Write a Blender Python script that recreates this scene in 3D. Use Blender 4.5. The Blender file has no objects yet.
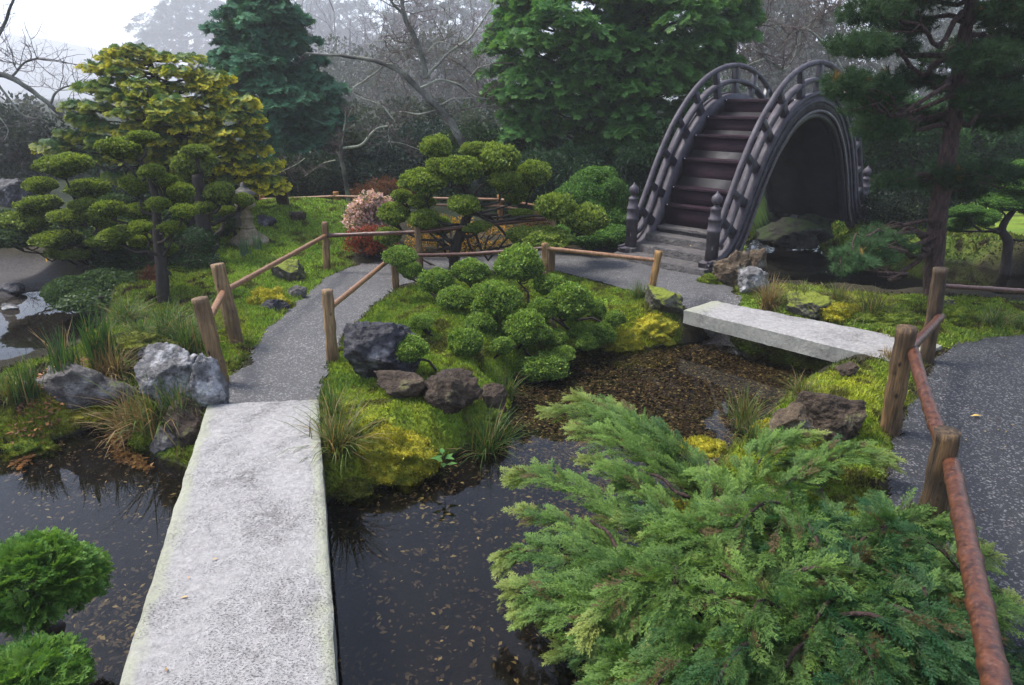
import bpy, bmesh, math, random
import numpy as np
from mathutils import Vector, Matrix

random.seed(11)
rng = np.random.default_rng(11)
SC = bpy.context.scene
COL = SC.collection
PI = math.pi

# ------------------------------------------------------------------ camera maths
FPX = 683.0
PITCH = math.radians(19.8)
CP, SP = math.cos(PITCH), math.sin(PITCH)
EYE = np.array([0.0, 0.0, 2.3])

def ray(px, py):
    u = (px - 512) / FPX
    v = (342.5 - py) / FPX
    return np.array([u, CP + v * SP, -SP + v * CP])

def G(px, py, z=0.0):
    d = ray(px, py)
    return EYE + d * ((z - EYE[2]) / d[2])

def D(px, py, Y):
    d = ray(px, py)
    return EYE + d * (Y / d[1])

def mpp(p):                       # metres per picture unit at a point
    return (p[1] * CP - (p[2] - EYE[2]) * SP) / FPX

def proj(p):
    fwd = p[1] * CP - (p[2] - EYE[2]) * SP
    up = p[1] * SP + (p[2] - EYE[2]) * CP
    return 512 + FPX * p[0] / fwd, 342.5 - FPX * up / fwd

# ------------------------------------------------------------------ noise
def _hash(ix, iy, iz, seed):
    h = (ix * 374761393 + iy * 668265263 + iz * 2147483647 + seed * 974634777) & 0xFFFFFFFF
    h = ((h ^ (h >> 13)) * 1274126177) & 0xFFFFFFFF
    h = h ^ (h >> 16)
    return (h & 0xFFFFFF) / float(0xFFFFFF)

def vnoise(p, seed=0):
    p = np.asarray(p, float)
    i = np.floor(p).astype(np.int64)
    f = p - i
    f = f * f * (3 - 2 * f)
    r = 0
    for dx in (0, 1):
        for dy in (0, 1):
            for dz in (0, 1):
                w = (f[:, 0] if dx else 1 - f[:, 0]) * (f[:, 1] if dy else 1 - f[:, 1]) * (f[:, 2] if dz else 1 - f[:, 2])
                r = r + w * _hash(i[:, 0] + dx, i[:, 1] + dy, i[:, 2] + dz, seed)
    return r * 2 - 1

def fbm(p, oct=4, seed=0, gain=0.5):
    p = np.asarray(p, float)
    a, s, r = 1.0, 1.0, 0
    for k in range(oct):
        r = r + a * vnoise(p * s + 17.3 * k, seed + k)
        a *= gain
        s *= 2.03
    return r

def xyz(x, y, z=0.0):
    x = np.asarray(x, float)
    return np.stack([x, np.broadcast_to(np.asarray(y, float), x.shape), np.broadcast_to(np.asarray(z, float), x.shape)], -1)

def smooth(a, b, x):
    t = np.clip((x - a) / (b - a), 0, 1)
    return t * t * (3 - 2 * t)

def lerp(a, b, t):
    return a + (b - a) * t

def unit(v):
    v = np.asarray(v, float)
    return v / np.maximum(np.linalg.norm(v, axis=-1, keepdims=True), 1e-9)

def sdf(poly, x, y):              # signed distance, negative inside
    poly = np.asarray(poly, float)
    d = np.full(x.shape, 1e18)
    inside = np.zeros(x.shape, bool)
    n = len(poly)
    for i in range(n):
        ax, ay = poly[i]
        bx, by = poly[(i + 1) % n]
        ex, ey = bx - ax, by - ay
        t = np.clip(((x - ax) * ex + (y - ay) * ey) / (ex * ex + ey * ey + 1e-12), 0, 1)
        d = np.minimum(d, (x - ax - t * ex) ** 2 + (y - ay - t * ey) ** 2)
        c = (ay > y) != (by > y)
        with np.errstate(divide='ignore', invalid='ignore'):
            c &= x < (bx - ax) * (y - ay) / (by - ay + 1e-15) + ax
        inside ^= c
    d = np.sqrt(d)
    return np.where(inside, -d, d)

def cr(pts, n=8, closed=False):   # Catmull-Rom
    P = np.asarray(pts, float)
    out = []
    m = len(P)
    rngk = range(m if closed else m - 1)
    for i in rngk:
        if closed:
            a, b, c, d = P[(i - 1) % m], P[i], P[(i + 1) % m], P[(i + 2) % m]
        else:
            a, b, c, d = P[max(i - 1, 0)], P[i], P[i + 1], P[min(i + 2, m - 1)]
        for k in range(n):
            t = k / n
            out.append(0.5 * (2 * b + (c - a) * t + (2 * a - 5 * b + 4 * c - d) * t * t + (3 * b - a - 3 * c + d) * t ** 3))
    if not closed:
        out.append(P[-1])
    return np.array(out)

# ------------------------------------------------------------------ mesh building
class MB:
    def __init__(self):
        self.v, self.t, self.c, self.n = [], [], [], 0

    def add(self, v, t, c=(1, 1, 1)):
        v = np.asarray(v, float).reshape(-1, 3)
        t = np.asarray(t, int).reshape(-1, 3)
        c = np.asarray(c, float)
        if c.ndim == 1:
            c = np.broadcast_to(c, (len(v), 3))
        self.v.append(v)
        self.t.append(t + self.n)
        self.c.append(c)
        self.n += len(v)
        return self

    def data(self):
        return np.concatenate(self.v), np.concatenate(self.t), np.concatenate(self.c)

    def mesh(self, name, mat, smooth_=False, off=(0, 0, 0)):
        v, t, c = self.data()
        v = v - np.asarray(off, float)
        me = bpy.data.meshes.new(name)
        me.vertices.add(len(v))
        me.vertices.foreach_set('co', v.astype(np.float32).ravel())
        me.loops.add(len(t) * 3)
        me.loops.foreach_set('vertex_index', t.astype(np.int32).ravel())
        me.polygons.add(len(t))
        me.polygons.foreach_set('loop_start', np.arange(0, len(t) * 3, 3, dtype=np.int32))
        if smooth_:
            me.polygons.foreach_set('use_smooth', np.ones(len(t), bool))
        a = me.color_attributes.new('Col', 'FLOAT_COLOR', 'POINT')
        a.data.foreach_set('color', np.concatenate([c, np.ones((len(c), 1))], 1).astype(np.float32).ravel())
        me.materials.append(mat)
        me.update()
        me.validate()
        return me

    def build(self, name, mat, parent=None, smooth_=False):
        off = world_loc(parent)
        o = bpy.data.objects.new(name, self.mesh(name, mat, smooth_, off))
        COL.objects.link(o)
        if parent is not None:
            o.parent = parent
        return o

def world_loc(o):
    l = np.zeros(3)
    while o is not None:
        l = l + np.array(o.location)
        o = o.parent
    return l

def tag(o, label=None, cat=None, group=None, kind=None):
    if label: o['label'] = label
    if cat: o['category'] = cat
    if group: o['group'] = group
    if kind: o['kind'] = kind
    return o

def thing(name, label, cat, loc=(0, 0, 0), group=None):
    o = bpy.data.objects.new(name, None)
    o.empty_display_size = 0.1
    o.location = tuple(float(q) for q in loc)
    COL.objects.link(o)
    return tag(o, label, cat, group)

def grid_tris(nu, nv, wrap_u=False):
    # index = i*nv + j, i over nu, j over nv
    iu = np.arange(nu if wrap_u else nu - 1)
    jv = np.arange(nv - 1)
    I, J = np.meshgrid(iu, jv, indexing='ij')
    I2 = (I + 1) % nu
    a, b, c, d = I * nv + J, I2 * nv + J, I2 * nv + J + 1, I * nv + J + 1
    return np.concatenate([np.stack([a, b, c], -1).reshape(-1, 3), np.stack([a, c, d], -1).reshape(-1, 3)])

def tube_geo(pts, rad, sides=8, cap=True, rough=0.0, seed=0, flat=None):
    P = np.asarray(pts, float)
    n = len(P)
    R = np.broadcast_to(np.asarray(rad, float), (n,))
    T = unit(np.gradient(P, axis=0))
    ref = np.array([0, 0, 1.0]) if abs(T[:, 2]).mean() < 0.8 else np.array([1.0, 0, 0])
    A = unit(np.cross(T, ref))
    B = np.cross(T, A)
    ang = np.linspace(0, 2 * PI, sides, endpoint=False)
    ring = np.cos(ang)[None, :, None] * A[:, None] + np.sin(ang)[None, :, None] * B[:, None]
    rr = R[:, None] * np.ones((1, sides))
    if rough:
        q = (P[:, None] + ring * R[:, None, None]).reshape(-1, 3)
        rr = rr * (1 + rough * fbm(q * 9.0, 3, seed).reshape(n, sides))
    V = (P[:, None] + ring * rr[..., None]).reshape(-1, 3)
    t = grid_tris_ring(n, sides)
    if cap:
        V = np.concatenate([V, P[:1], P[-1:]])
        k = np.arange(sides)
        k2 = (k + 1) % sides
        c0 = np.stack([np.full(sides, n * sides), k2, k], -1)
        e = (n - 1) * sides
        c1 = np.stack([np.full(sides, n * sides + 1), e + k, e + k2], -1)
        t = np.concatenate([t, c0, c1])
    return V, t

def grid_tris_ring(n, s):
    i = np.arange(n - 1)[:, None]
    k = np.arange(s)[None]
    k2 = (k + 1) % s
    a, b, c, d = i * s + k, i * s + k2, (i + 1) * s + k2, (i + 1) * s + k
    return np.concatenate([np.stack([a, b, c], -1).reshape(-1, 3), np.stack([a, c, d], -1).reshape(-1, 3)])

def box_geo(cx, cy, cz, lx, ly, lz, ax=None, bev=0.0):
    # ax: 3x3 rows = axes
    ax = np.eye(3) if ax is None else np.asarray(ax, float)
    bm = bmesh.new()
    bmesh.ops.create_cube(bm, size=1)
    bmesh.ops.scale(bm, vec=(lx, ly, lz), verts=bm.verts)
    if bev:
        bmesh.ops.bevel(bm, geom=bm.edges[:], offset=bev, segments=2, affect='EDGES', profile=0.6)
    bmesh.ops.triangulate(bm, faces=bm.faces[:])
    bm.verts.index_update()
    v = np.array([q.co[:] for q in bm.verts])
    t = np.array([[q.index for q in f.verts] for f in bm.faces])
    bm.free()
    return v @ ax + np.array([cx, cy, cz]), t

def lathe_geo(prof, c, sides=20):  # prof: (r, z)
    prof = np.asarray(prof, float)
    P = np.zeros((len(prof), 3))
    P[:, 2] = prof[:, 1]
    ang = np.linspace(0, 2 * PI, sides, endpoint=False)
    V = np.stack([prof[:, 0][:, None] * np.cos(ang), prof[:, 0][:, None] * np.sin(ang), prof[:, 1][:, None] * np.ones(sides)], -1).reshape(-1, 3)
    return V + np.asarray(c, float), grid_tris_ring(len(prof), sides)

_ico = {}
def ico(sub):
    if sub not in _ico:
        bm = bmesh.new()
        bmesh.ops.create_icosphere(bm, subdivisions=sub, radius=1)
        bm.verts.index_update()
        _ico[sub] = (np.array([q.co[:] for q in bm.verts]), np.array([[q.index for q in f.verts] for f in bm.faces]))
        bm.free()
    return _ico[sub]

def scatter(tv, tt, pos, dx, up, sc):
    """copies of a template (tv, tt) as raw arrays: +X along dx, +Z near up"""
    X = unit(dx)
    Y = unit(np.cross(up, X))
    Z = np.cross(X, Y)
    M = np.stack([X, Y, Z], 1)            # K,3(axis),3
    sc = np.asarray(sc, float)
    sc = sc.reshape(-1, 1, 1) if sc.ndim == 1 else sc[:, None, :]
    V = np.einsum('kvi,kij->kvj', tv[None] * sc, M) + pos[:, None]
    K, nv = len(pos), len(tv)
    T = (tt[None] + (np.arange(K) * nv)[:, None, None]).reshape(-1, 3)
    return V.reshape(-1, 3), T

# ------------------------------------------------------------------ materials
def new_mat(name):
    m = bpy.data.materials.new(name)
    m.use_nodes = True
    nt = m.node_tree
    nt.nodes.clear()
    out = nt.nodes.new('ShaderNodeOutputMaterial')
    return m, nt, out

class NT:
    def __init__(self, nt): self.nt = nt
    def n(self, typ, **kw):
        x = self.nt.nodes.new(typ)
        for k, v in kw.items():
            if k in x.inputs.keys() or k.replace('_', ' ') in x.inputs.keys():
                s = x.inputs[k if k in x.inputs.keys() else k.replace('_', ' ')]
                if hasattr(v, 'is_output') or isinstance(v, bpy.types.NodeSocket): self.nt.links.new(v, s)
                else: s.default_value = v
            else:
                setattr(x, k, v)
        return x
    def l(self, a, b): self.nt.links.new(a, b)
    def noise(self, vec, scale, detail=4, rough=0.55):
        x = self.n('ShaderNodeTexNoise', Scale=scale, Detail=detail, Roughness=rough)
        if vec is not None: self.l(vec, x.inputs['Vector'])
        return x.outputs['Fac']
    def ramp(self, fac, stops, interp='LINEAR'):
        x = self.n('ShaderNodeValToRGB')
        cr_ = x.color_ramp
        cr_.interpolation = interp
        while len(cr_.elements) < len(stops): cr_.elements.new(0.5)
        for e, (p, c) in zip(cr_.elements, stops):
            e.position = p
            e.color = (*c, 1) if not np.isscalar(c) else (c, c, c, 1)
        self.l(fac, x.inputs['Fac'])
        return x.outputs['Color']
    def mix(self, fac, a, b, mode='MIX'):
        x = self.nt.nodes.new('ShaderNodeMix')
        x.data_type = 'RGBA'
        x.blend_type = mode
        for s, v in ((x.inputs[0], fac), (x.inputs[6], a), (x.inputs[7], b)):
            if isinstance(v, bpy.types.NodeSocket): self.l(v, s)
            elif np.isscalar(v): s.default_value = v
            else: s.default_value = (*v, 1)
        return x.outputs[2]
    def math(self, op, a, b=0.0):
        x = self.n('ShaderNodeMath', operation=op)
        for s, v in zip(x.inputs, (a, b)):
            if isinstance(v, bpy.types.NodeSocket): self.l(v, s)
            else: s.default_value = v
        return x.outputs[0]
    def coord(self, which='Object', scale=None):
        c = self.n('ShaderNodeTexCoord').outputs[which]
        if scale is not None:
            mp = self.n('ShaderNodeMapping')
            mp.inputs['Scale'].default_value = scale
            self.l(c, mp.inputs['Vector'])
            return mp.outputs['Vector']
        return c
    def bump(self, h, strength=0.5, dist=0.01):
        x = self.n('ShaderNodeBump', Strength=strength, Distance=dist)
        self.l(h, x.inputs['Height'])
        return x.outputs['Normal']
    def attr(self, name='Col'):
        return self.n('ShaderNodeAttribute', attribute_name=name).outputs['Color']
    def pbsdf(self, out, col, rough=0.7, normal=None, spec=0.4, coat=0.0):
        b = self.n('ShaderNodeBsdfPrincipled')
        for s, v in ((b.inputs['Base Color'], col), (b.inputs['Roughness'], rough)):
            if isinstance(v, bpy.types.NodeSocket): self.l(v, s)
            elif np.isscalar(v): s.default_value = v
            else: s.default_value = (*v, 1)
        b.inputs['Specular IOR Level'].default_value = spec
        b.inputs['Coat Weight'].default_value = coat
        if normal is not None: self.l(normal, b.inputs['Normal'])
        if out is not None: self.l(b.outputs[0], out.inputs['Surface'])
        return b

def mat_leaf(name, rough=0.55, trans=0.3, spec=0.25):
    m, nt, out = new_mat(name)
    k = NT(nt)
    c = k.attr()
    b = k.pbsdf(None, c, rough, spec=spec)
    tr = k.n('ShaderNodeBsdfTranslucent')
    k.l(k.mix(1.0, c, (1.0, 1.0, 0.55), 'MULTIPLY'), tr.inputs['Color'])
    mx = k.n('ShaderNodeMixShader', Fac=trans)
    k.l(b.outputs[0], mx.inputs[1])
    k.l(tr.outputs[0], mx.inputs[2])
    k.l(mx.outputs[0], out.inputs['Surface'])
    return m

def mat_bark(name, a, b, scale=(18, 18, 5), rough=0.85, strength=0.8, dist=0.02, use_attr=False, spec=0.3):
    m, nt, out = new_mat(name)
    k = NT(nt)
    v = k.coord('Object', scale)
    n1 = k.noise(v, 1.0, 6, 0.65)
    n2 = k.noise(v, 0.22, 3)
    c = k.ramp(n1, [(0.3, a), (0.7, b)])
    if use_attr: c = k.mix(1.0, c, k.attr(), 'MULTIPLY')
    k.pbsdf(out, c, rough, k.bump(n1, strength, dist), spec)
    return m

M = {}
M['leaf'] = mat_leaf('leaf', trans=.38)
M['leaf_matte'] = mat_leaf('needle_leaf', 0.7, 0.2, 0.15)
M['bark_dark'] = mat_bark('dark_bark', (0.010, 0.008, 0.007), (0.045, 0.036, 0.03))
M['bark_pine'] = mat_bark('pine_bark', (0.012, 0.007, 0.006), (0.12, 0.072, 0.06), (34, 34, 9), strength=1.0, dist=0.06)
M['bark_grey'] = mat_bark('grey_branch_bark', (0.5, 0.5, 0.5), (1, 1, 1), (22, 22, 10), use_attr=True)

def mat_wood(name, a, b, dark, rough=0.6):
    m, nt, out = new_mat(name)
    k = NT(nt)
    v = k.coord('Object', (38, 38, 2.6))
    n1 = k.noise(v, 1.0, 5, 0.6)
    v2 = k.coord('Object', (7, 7, 3))
    n2 = k.noise(v2, 1.0, 4)
    v3 = k.coord('Object', (16, 16, 9))
    kn = k.n('ShaderNodeTexVoronoi', Scale=0.55)
    k.l(v3, kn.inputs['Vector'])
    c = k.ramp(n1, [(0.32, dark), (0.47, a), (0.68, b)])
    c = k.mix(k.ramp(n2, [(0.4, 0.0), (0.65, 0.8)]), c, dark)
    knot = k.ramp(kn.outputs['Distance'], [(0.05, 1.0), (0.13, 0.0)])
    c = k.mix(knot, c, (0.02, 0.012, 0.008))
    c = k.mix(1.0, c, k.attr(), 'MULTIPLY')
    k.pbsdf(out, c, rough, k.bump(n1, 1.0, 0.03), 0.35)
    return m
M['post'] = mat_wood('weathered_log', (0.25, 0.155, 0.072), (0.42, 0.28, 0.14), (0.085, 0.052, 0.03))
M['post_dark'] = mat_wood('dark_weathered_log', (0.12, 0.075, 0.035), (0.26, 0.16, 0.07), (0.032, 0.022, 0.015))
M['socket'] = mat_bark('socket_shade', (0.006, 0.005, 0.004), (0.02, 0.015, 0.012))  # near-black colour stands for the shade inside a rail hole

def mat_rail(name, a, b, pale):
    m, nt, out = new_mat(name)
    k = NT(nt)
    v = k.coord('Object', (30, 30, 30))
    n1 = k.noise(v, 1.0, 5, 0.65)
    n2 = k.noise(k.coord('Object', (60, 60, 60)), 1.0, 4, 0.7)
    c = k.ramp(n1, [(0.35, a), (0.65, b)])
    c = k.mix(k.ramp(n2, [(0.58, 0.0), (0.66, 0.75)]), c, pale)
    c = k.mix(1.0, c, k.attr(), 'MULTIPLY')
    k.pbsdf(out, c, 0.42, k.bump(n1, 0.5, 0.006), 0.5)
    return m
M['rail_red'] = mat_rail('wet_red_log', (0.026, 0.009, 0.006), (0.115, 0.038, 0.016), (0.115, 0.065, 0.045))
M['rail_tan'] = mat_rail('tan_pole', (0.15, 0.07, 0.032), (0.30, 0.155, 0.075), (0.32, 0.22, 0.13))

def mat_rock(name, a, b, pale, pale_amt=0.55, scale=7.0, rough=0.75, moss=0.0, mossc=(0.12, 0.15, 0.02)):
    m, nt, out = new_mat(name)
    k = NT(nt)
    v = k.coord('Object')
    n1 = k.noise(v, scale, 8, 0.65)
    n2 = k.noise(v, scale * 0.45, 5, 0.6)
    n3 = k.noise(v, scale * 5, 4, 0.6)
    c = k.ramp(n1, [(0.3, a), (0.68, b)])
    c = k.mix(k.ramp(n2, [(pale_amt, 0.0), (pale_amt + 0.12, 1.0)]), c, pale)
    c = k.mix(k.ramp(n3, [(0.42, 0.0), (0.66, 0.55)]), c, a)
    if moss:
        nz = k.n('ShaderNodeSeparateXYZ')
        k.l(k.n('ShaderNodeNewGeometry').outputs['Normal'], nz.inputs[0])
        f = k.math('MULTIPLY', k.ramp(nz.outputs[2], [(0.25, 0.0), (0.8, 1.0)]), k.ramp(n2, [(0.62 - moss, 0.0), (0.74 - moss, 1.0)]))
        c = k.mix(f, c, mossc)
    k.pbsdf(out, c, rough, k.bump(k.math('ADD', n1, k.math('MULTIPLY', n3, 0.4)), 1.0, 0.06), 0.3)
    return m
M['rock_pale'] = mat_rock('lichen_rock', (0.05, 0.05, 0.05), (0.24, 0.23, 0.23), (0.5, 0.49, 0.5), 0.48, 8, moss=0.06)
M['rock_grey'] = mat_rock('grey_rock', (0.05, 0.045, 0.042), (0.2, 0.18, 0.165), (0.32, 0.3, 0.29), 0.55, 9, moss=0.05)
M['rock_dark'] = mat_rock('wet_dark_rock', (0.008, 0.008, 0.011), (0.055, 0.052, 0.063), (0.34, 0.33, 0.34), 0.58, 5, rough=0.45)
M['rock_brown'] = mat_rock('brown_rock', (0.016, 0.011, 0.007), (0.115, 0.078, 0.052), (0.2, 0.16, 0.12), 0.6, 8, moss=0.03)
M['rock_tan'] = mat_rock('tan_rock', (0.045, 0.03, 0.018), (0.18, 0.13, 0.08), (0.3, 0.28, 0.25), 0.54, 9, moss=0.06)
M['rock_mossy'] = mat_rock('mossy_rock', (0.03, 0.03, 0.02), (0.12, 0.11, 0.08), (0.2, 0.19, 0.15), 0.58, 8, moss=0.3, mossc=(0.17, 0.2, 0.02))
M['rock_mossdark'] = mat_rock('dark_mossy_rock', (0.008, 0.008, 0.006), (0.05, 0.045, 0.035), (0.13, 0.11, 0.09), 0.62, 8, moss=0.2, mossc=(0.03, 0.05, 0.012))
M['lantern'] = mat_rock('lantern_stone', (0.14, 0.105, 0.065), (0.46, 0.37, 0.24), (0.5, 0.42, 0.31), 0.55, 10)

def mat_granite():
    m, nt, out = new_mat('rough_granite')
    k = NT(nt)
    v = k.coord('Object')
    n1 = k.noise(v, 26, 8, 0.72)
    n2 = k.noise(v, 3.2, 5, 0.6)
    sc = k.coord('Object', (80, 125, 90))
    n3 = k.noise(sc, 1.0, 5, 0.68)
    c = k.ramp(n1, [(0.28, (0.18, 0.172, 0.165)), (0.55, (0.31, 0.297, 0.285)), (0.75, (0.40, 0.385, 0.37))])
    pit = k.math('MULTIPLY', k.ramp(n3, [(0.54, 0.0), (0.74, 0.8)]), k.ramp(n2, [(0.40, 0.15), (0.60, 1.0)]))
    c = k.mix(pit, c, (0.062, 0.058, 0.056))
    lich = k.n('ShaderNodeSeparateXYZ')
    k.l(k.attr(), lich.inputs[0])
    c = k.mix(k.math('MULTIPLY', lich.outputs[1], k.ramp(n1, [(0.3, 0.25), (0.6, 0.85)])), c, (0.30, 0.31, 0.21))
    big = k.math('MULTIPLY', k.ramp(n2, [(0.55, 0.0), (0.68, 0.75)]), k.ramp(n1, [(0.4, 1.0), (0.6, 0.2)]))
    c = k.mix(big, c, (0.10, 0.09, 0.085))
    h = k.math('ADD', n1, k.math('MULTIPLY', pit, -1.1))
    k.pbsdf(out, c, 0.8, k.bump(h, 0.85, 0.014), 0.3)
    return m
M['granite'] = mat_granite()

def mat_path(name, a, b, speck, scale=160.0, wet=0.55):
    m, nt, out = new_mat(name)
    k = NT(nt)
    v = k.coord('Object')
    n1 = k.noise(v, scale, 3, 0.7)
    n2 = k.noise(v, 1.3, 5, 0.6)
    vo = k.n('ShaderNodeTexVoronoi', Scale=scale * 0.55)
    k.l(v, vo.inputs['Vector'])
    c = k.ramp(n1, [(0.34, a), (0.64, b)])
    sp = k.n('ShaderNodeSeparateXYZ')
    k.l(vo.outputs['Color'], sp.inputs[0])
    c = k.mix(k.ramp(sp.outputs[0], [(0.82, 0.0), (0.9, 1.0)]), c, speck)
    c = k.mix(k.ramp(n2, [(0.35, 0.0), (0.7, 0.45)]), c, a)
    r = k.ramp(n2, [(0.35, wet + 0.2), (0.65, wet)])
    k.pbsdf(out, c, r, k.bump(k.math('ADD', n1, vo.outputs['Distance']), 0.7, 0.006), 0.4)
    return m
M['gravel'] = mat_path('grey_gravel', (0.032, 0.031, 0.031), (0.115, 0.110, 0.110), (0.21, 0.205, 0.20), 150)
M['asphalt'] = mat_path('dark_asphalt', (0.008, 0.008, 0.0095), (0.032, 0.032, 0.036), (0.15, 0.145, 0.145), 170, 0.55)

def mat_ground():
    m, nt, out = new_mat('garden_ground')
    k = NT(nt)
    v = k.coord('Object')
    n1 = k.noise(v, 34, 6, 0.7)
    n2 = k.noise(v, 6, 4)
    c = k.mix(1.0, k.attr(), k.ramp(n1, [(0.25, 0.45), (0.7, 1.3)]), 'MULTIPLY')
    k.pbsdf(out, c, 0.9, k.bump(k.math('ADD', n1, n2), 0.8, 0.03), 0.15)
    return m
M['ground'] = mat_ground()

def mat_paint(name, a, b, rough=0.4, sx=(10, 10, 10), spec=0.5, wear=None):
    m, nt, out = new_mat(name)
    k = NT(nt)
    v = k.coord('Object', sx)
    n1 = k.noise(v, 1.0, 6, 0.65)
    n2 = k.noise(k.coord('Object'), 3.0, 4)
    c = k.ramp(n1, [(0.3, a), (0.7, b)])
    if wear is not None:
        c = k.mix(k.ramp(n1, [(0.6, 0.0), (0.68, 0.8)]), c, wear)
    r = k.ramp(n2, [(0.35, rough - 0.1), (0.7, rough + 0.2)])
    k.pbsdf(out, c, r, k.bump(n1, 0.6, 0.012), spec)
    return m
M['b_rail'] = mat_paint('slate_painted_wood', (0.036, 0.031, 0.038), (0.100, 0.088, 0.102), 0.6, (7, 7, 7), 0.3)
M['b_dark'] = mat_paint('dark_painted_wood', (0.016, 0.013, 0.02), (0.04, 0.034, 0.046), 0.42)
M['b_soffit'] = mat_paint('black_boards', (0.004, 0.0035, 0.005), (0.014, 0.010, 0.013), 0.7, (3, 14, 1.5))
M['b_tread'] = mat_paint('wet_maroon_plank', (0.010, 0.005, 0.008), (0.034, 0.016, 0.025), 0.65, (5, 5, 40), 0.12)
M['b_trim'] = mat_paint('worn_trim', (0.06, 0.05, 0.045), (0.16, 0.145, 0.14), 0.5, (22, 22, 22), 0.4, wear=(0.03, 0.02, 0.016))
M['b_stud'] = mat_paint('white_stud', (0.6, 0.58, 0.6), (0.8, 0.78, 0.8), 0.4)
M['b_stone'] = mat_rock('step_stone', (0.05, 0.046, 0.045), (0.17, 0.155, 0.15), (0.22, 0.2, 0.19), 0.6, 9, 0.55, moss=0.02, mossc=(0.05, 0.06, 0.03))
M['b_mosswood'] = mat_paint('green_stained_wood', (0.03, 0.032, 0.028), (0.085, 0.088, 0.06), 0.5, (6, 6, 12))

def mat_water(tint, ripple, rough=0.015):
    m, nt, out = new_mat('pond_water')
    k = NT(nt)
    v = k.coord('Object')
    n1 = k.noise(v, 9, 3, 0.5)
    n2 = k.noise(v, 2.1, 2, 0.5)
    nm = k.bump(n2, ripple, 0.02)
    fr = k.n('ShaderNodeFresnel', IOR=1.34)
    k.l(nm, fr.inputs['Normal'])
    tr = k.n('ShaderNodeBsdfTransparent', Color=(*tint, 1))
    gl = k.n('ShaderNodeBsdfGlossy', Roughness=rough)
    k.l(nm, gl.inputs['Normal'])
    mx = k.n('ShaderNodeMixShader')
    k.l(fr.outputs[0], mx.inputs[0])
    k.l(tr.outputs[0], mx.inputs[1])
    k.l(gl.outputs[0], mx.inputs[2])
    k.l(mx.outputs[0], out.inputs['Surface'])
    return m
M['water'] = mat_water((0.74, 0.71, 0.66), 0.10)
M['litter'] = mat_leaf('litter_leaf', 0.6, 0.1)
# ================================================================== THE SETTING
WZ = -0.32
def PXY(pts, z): return np.array([G(px, py, z)[:2] for px, py in pts])

POND = PXY([(-260, 480), (-60, 462), (0, 452), (60, 440), (108, 428), (132, 442), (158, 464), (190, 476), (250, 486), (322, 500),
            (368, 490), (438, 464), (478, 448), (500, 440), (514, 408), (508, 382), (532, 366), (576, 352), (640, 348), (690, 343),
            (724, 330), (790, 347), (836, 362), (846, 371), (800, 387), (772, 405), (752, 425), (735, 442), (700, 470),
            (655, 520), (620, 580), (590, 640), (572, 720), (530, 930), (0, 1010), (-420, 900)], WZ)
STREAM = PXY([(744, 250), (752, 275), (774, 296), (850, 305), (920, 309), (1024, 321), (1500, 360), (1500, 300), (1024, 275), (960, 262), (900, 257),
              (850, 252), (815, 238), (850, 226), (905, 224), (905, 214), (780, 210)], WZ)
LEFTP = PXY([(-500, 378), (-100, 386), (0, 381), (58, 364), (100, 341), (84, 318), (92, 300), (60, 290), (40, 288), (10, 298), (-500, 305)], WZ)
PATH_L = PXY([(206, 412), (226, 384), (250, 364), (260, 336), (288, 310), (324, 279), (350, 267), (402, 259), (470, 252), (560, 249), (612, 249), (660, 268), (700, 277), (732, 288),
              (738, 300), (718, 312), (680, 305), (640, 294), (600, 283), (560, 273), (500, 271), (430, 277), (398, 288), (374, 306), (350, 330), (326, 368), (319, 401), (318, 410)], 0)
ASPH = PXY([(936, 358), (950, 346), (985, 338), (1024, 334), (1700, 350), (2600, 800), (1010, 820), (925, 600), (900, 520), (884, 470), (898, 425), (920, 390)], 0)
BEACH = PXY([(-500, 262), (50, 268), (62, 285), (40, 292), (5, 306), (-500, 318)], -0.25)
FARPATH = PXY([(850, 218), (905, 207), (1000, 206), (1000, 199), (900, 199), (846, 210)], 0.05)

BUMPS = [(G(300, 212, 0.3), 1.9, 0.42), (G(250, 225, .2), 1.3, 0.12), (G(430, 330, 0), 0.55, 0.13), (G(385, 420, 0), 0.35, 0.06),
         (G(840, 405, 0), 0.55, 0.10), (G(985, 250, 0.2), 2.2, 0.12), (G(690, 300, 0.), .35, 0.05), (G(590, 345, 0), .5, 0.05), (G(140, 345, 0), .6, 0.05)]

def ground_z(x, y, paths=True):
    x = np.asarray(x, float); y = np.asarray(y, float)
    d = np.minimum(np.minimum(sdf(POND, x, y), sdf(STREAM, x, y)), sdf(LEFTP, x, y))
    p3 = xyz(x, y)
    rag = 0.05 * fbm(p3 * 3.1, 3, 5)
    d = d + rag
    base = 0.03 * fbm(p3 * 1.1, 3, 1) + 0.025 * fbm(p3 * 5.5, 3, 2)
    for (c, r, h) in BUMPS:
        base = base + h * np.exp(-((x - c[0]) ** 2 + (y - c[1]) ** 2) / (r * r))
    dist = np.hypot(x, y)
    base = base + 0.045 * np.clip(dist - 14, 0, 25)
    dp = np.minimum(np.minimum(sdf(PATH_L, x, y), sdf(ASPH, x, y)), sdf(FARPATH, x, y))
    base = lerp(0.0, base + 0.025, smooth(-0.04, 0.22, dp))
    bank = smooth(-0.02, 0.40, d)
    z = lerp(WZ - 0.03, base, bank ** 0.7)
    bed = WZ - 0.05 - 0.17 * smooth(0.0, 0.8, -d) + 0.02 * fbm(p3 * 4, 3, 8)
    z = np.where(d < 0, np.minimum(bed, z), z)
    b = smooth(0.3, -0.3, sdf(BEACH, x, y))
    return lerp(z, np.minimum(z, WZ + 0.06), b * (d > 0))

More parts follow.
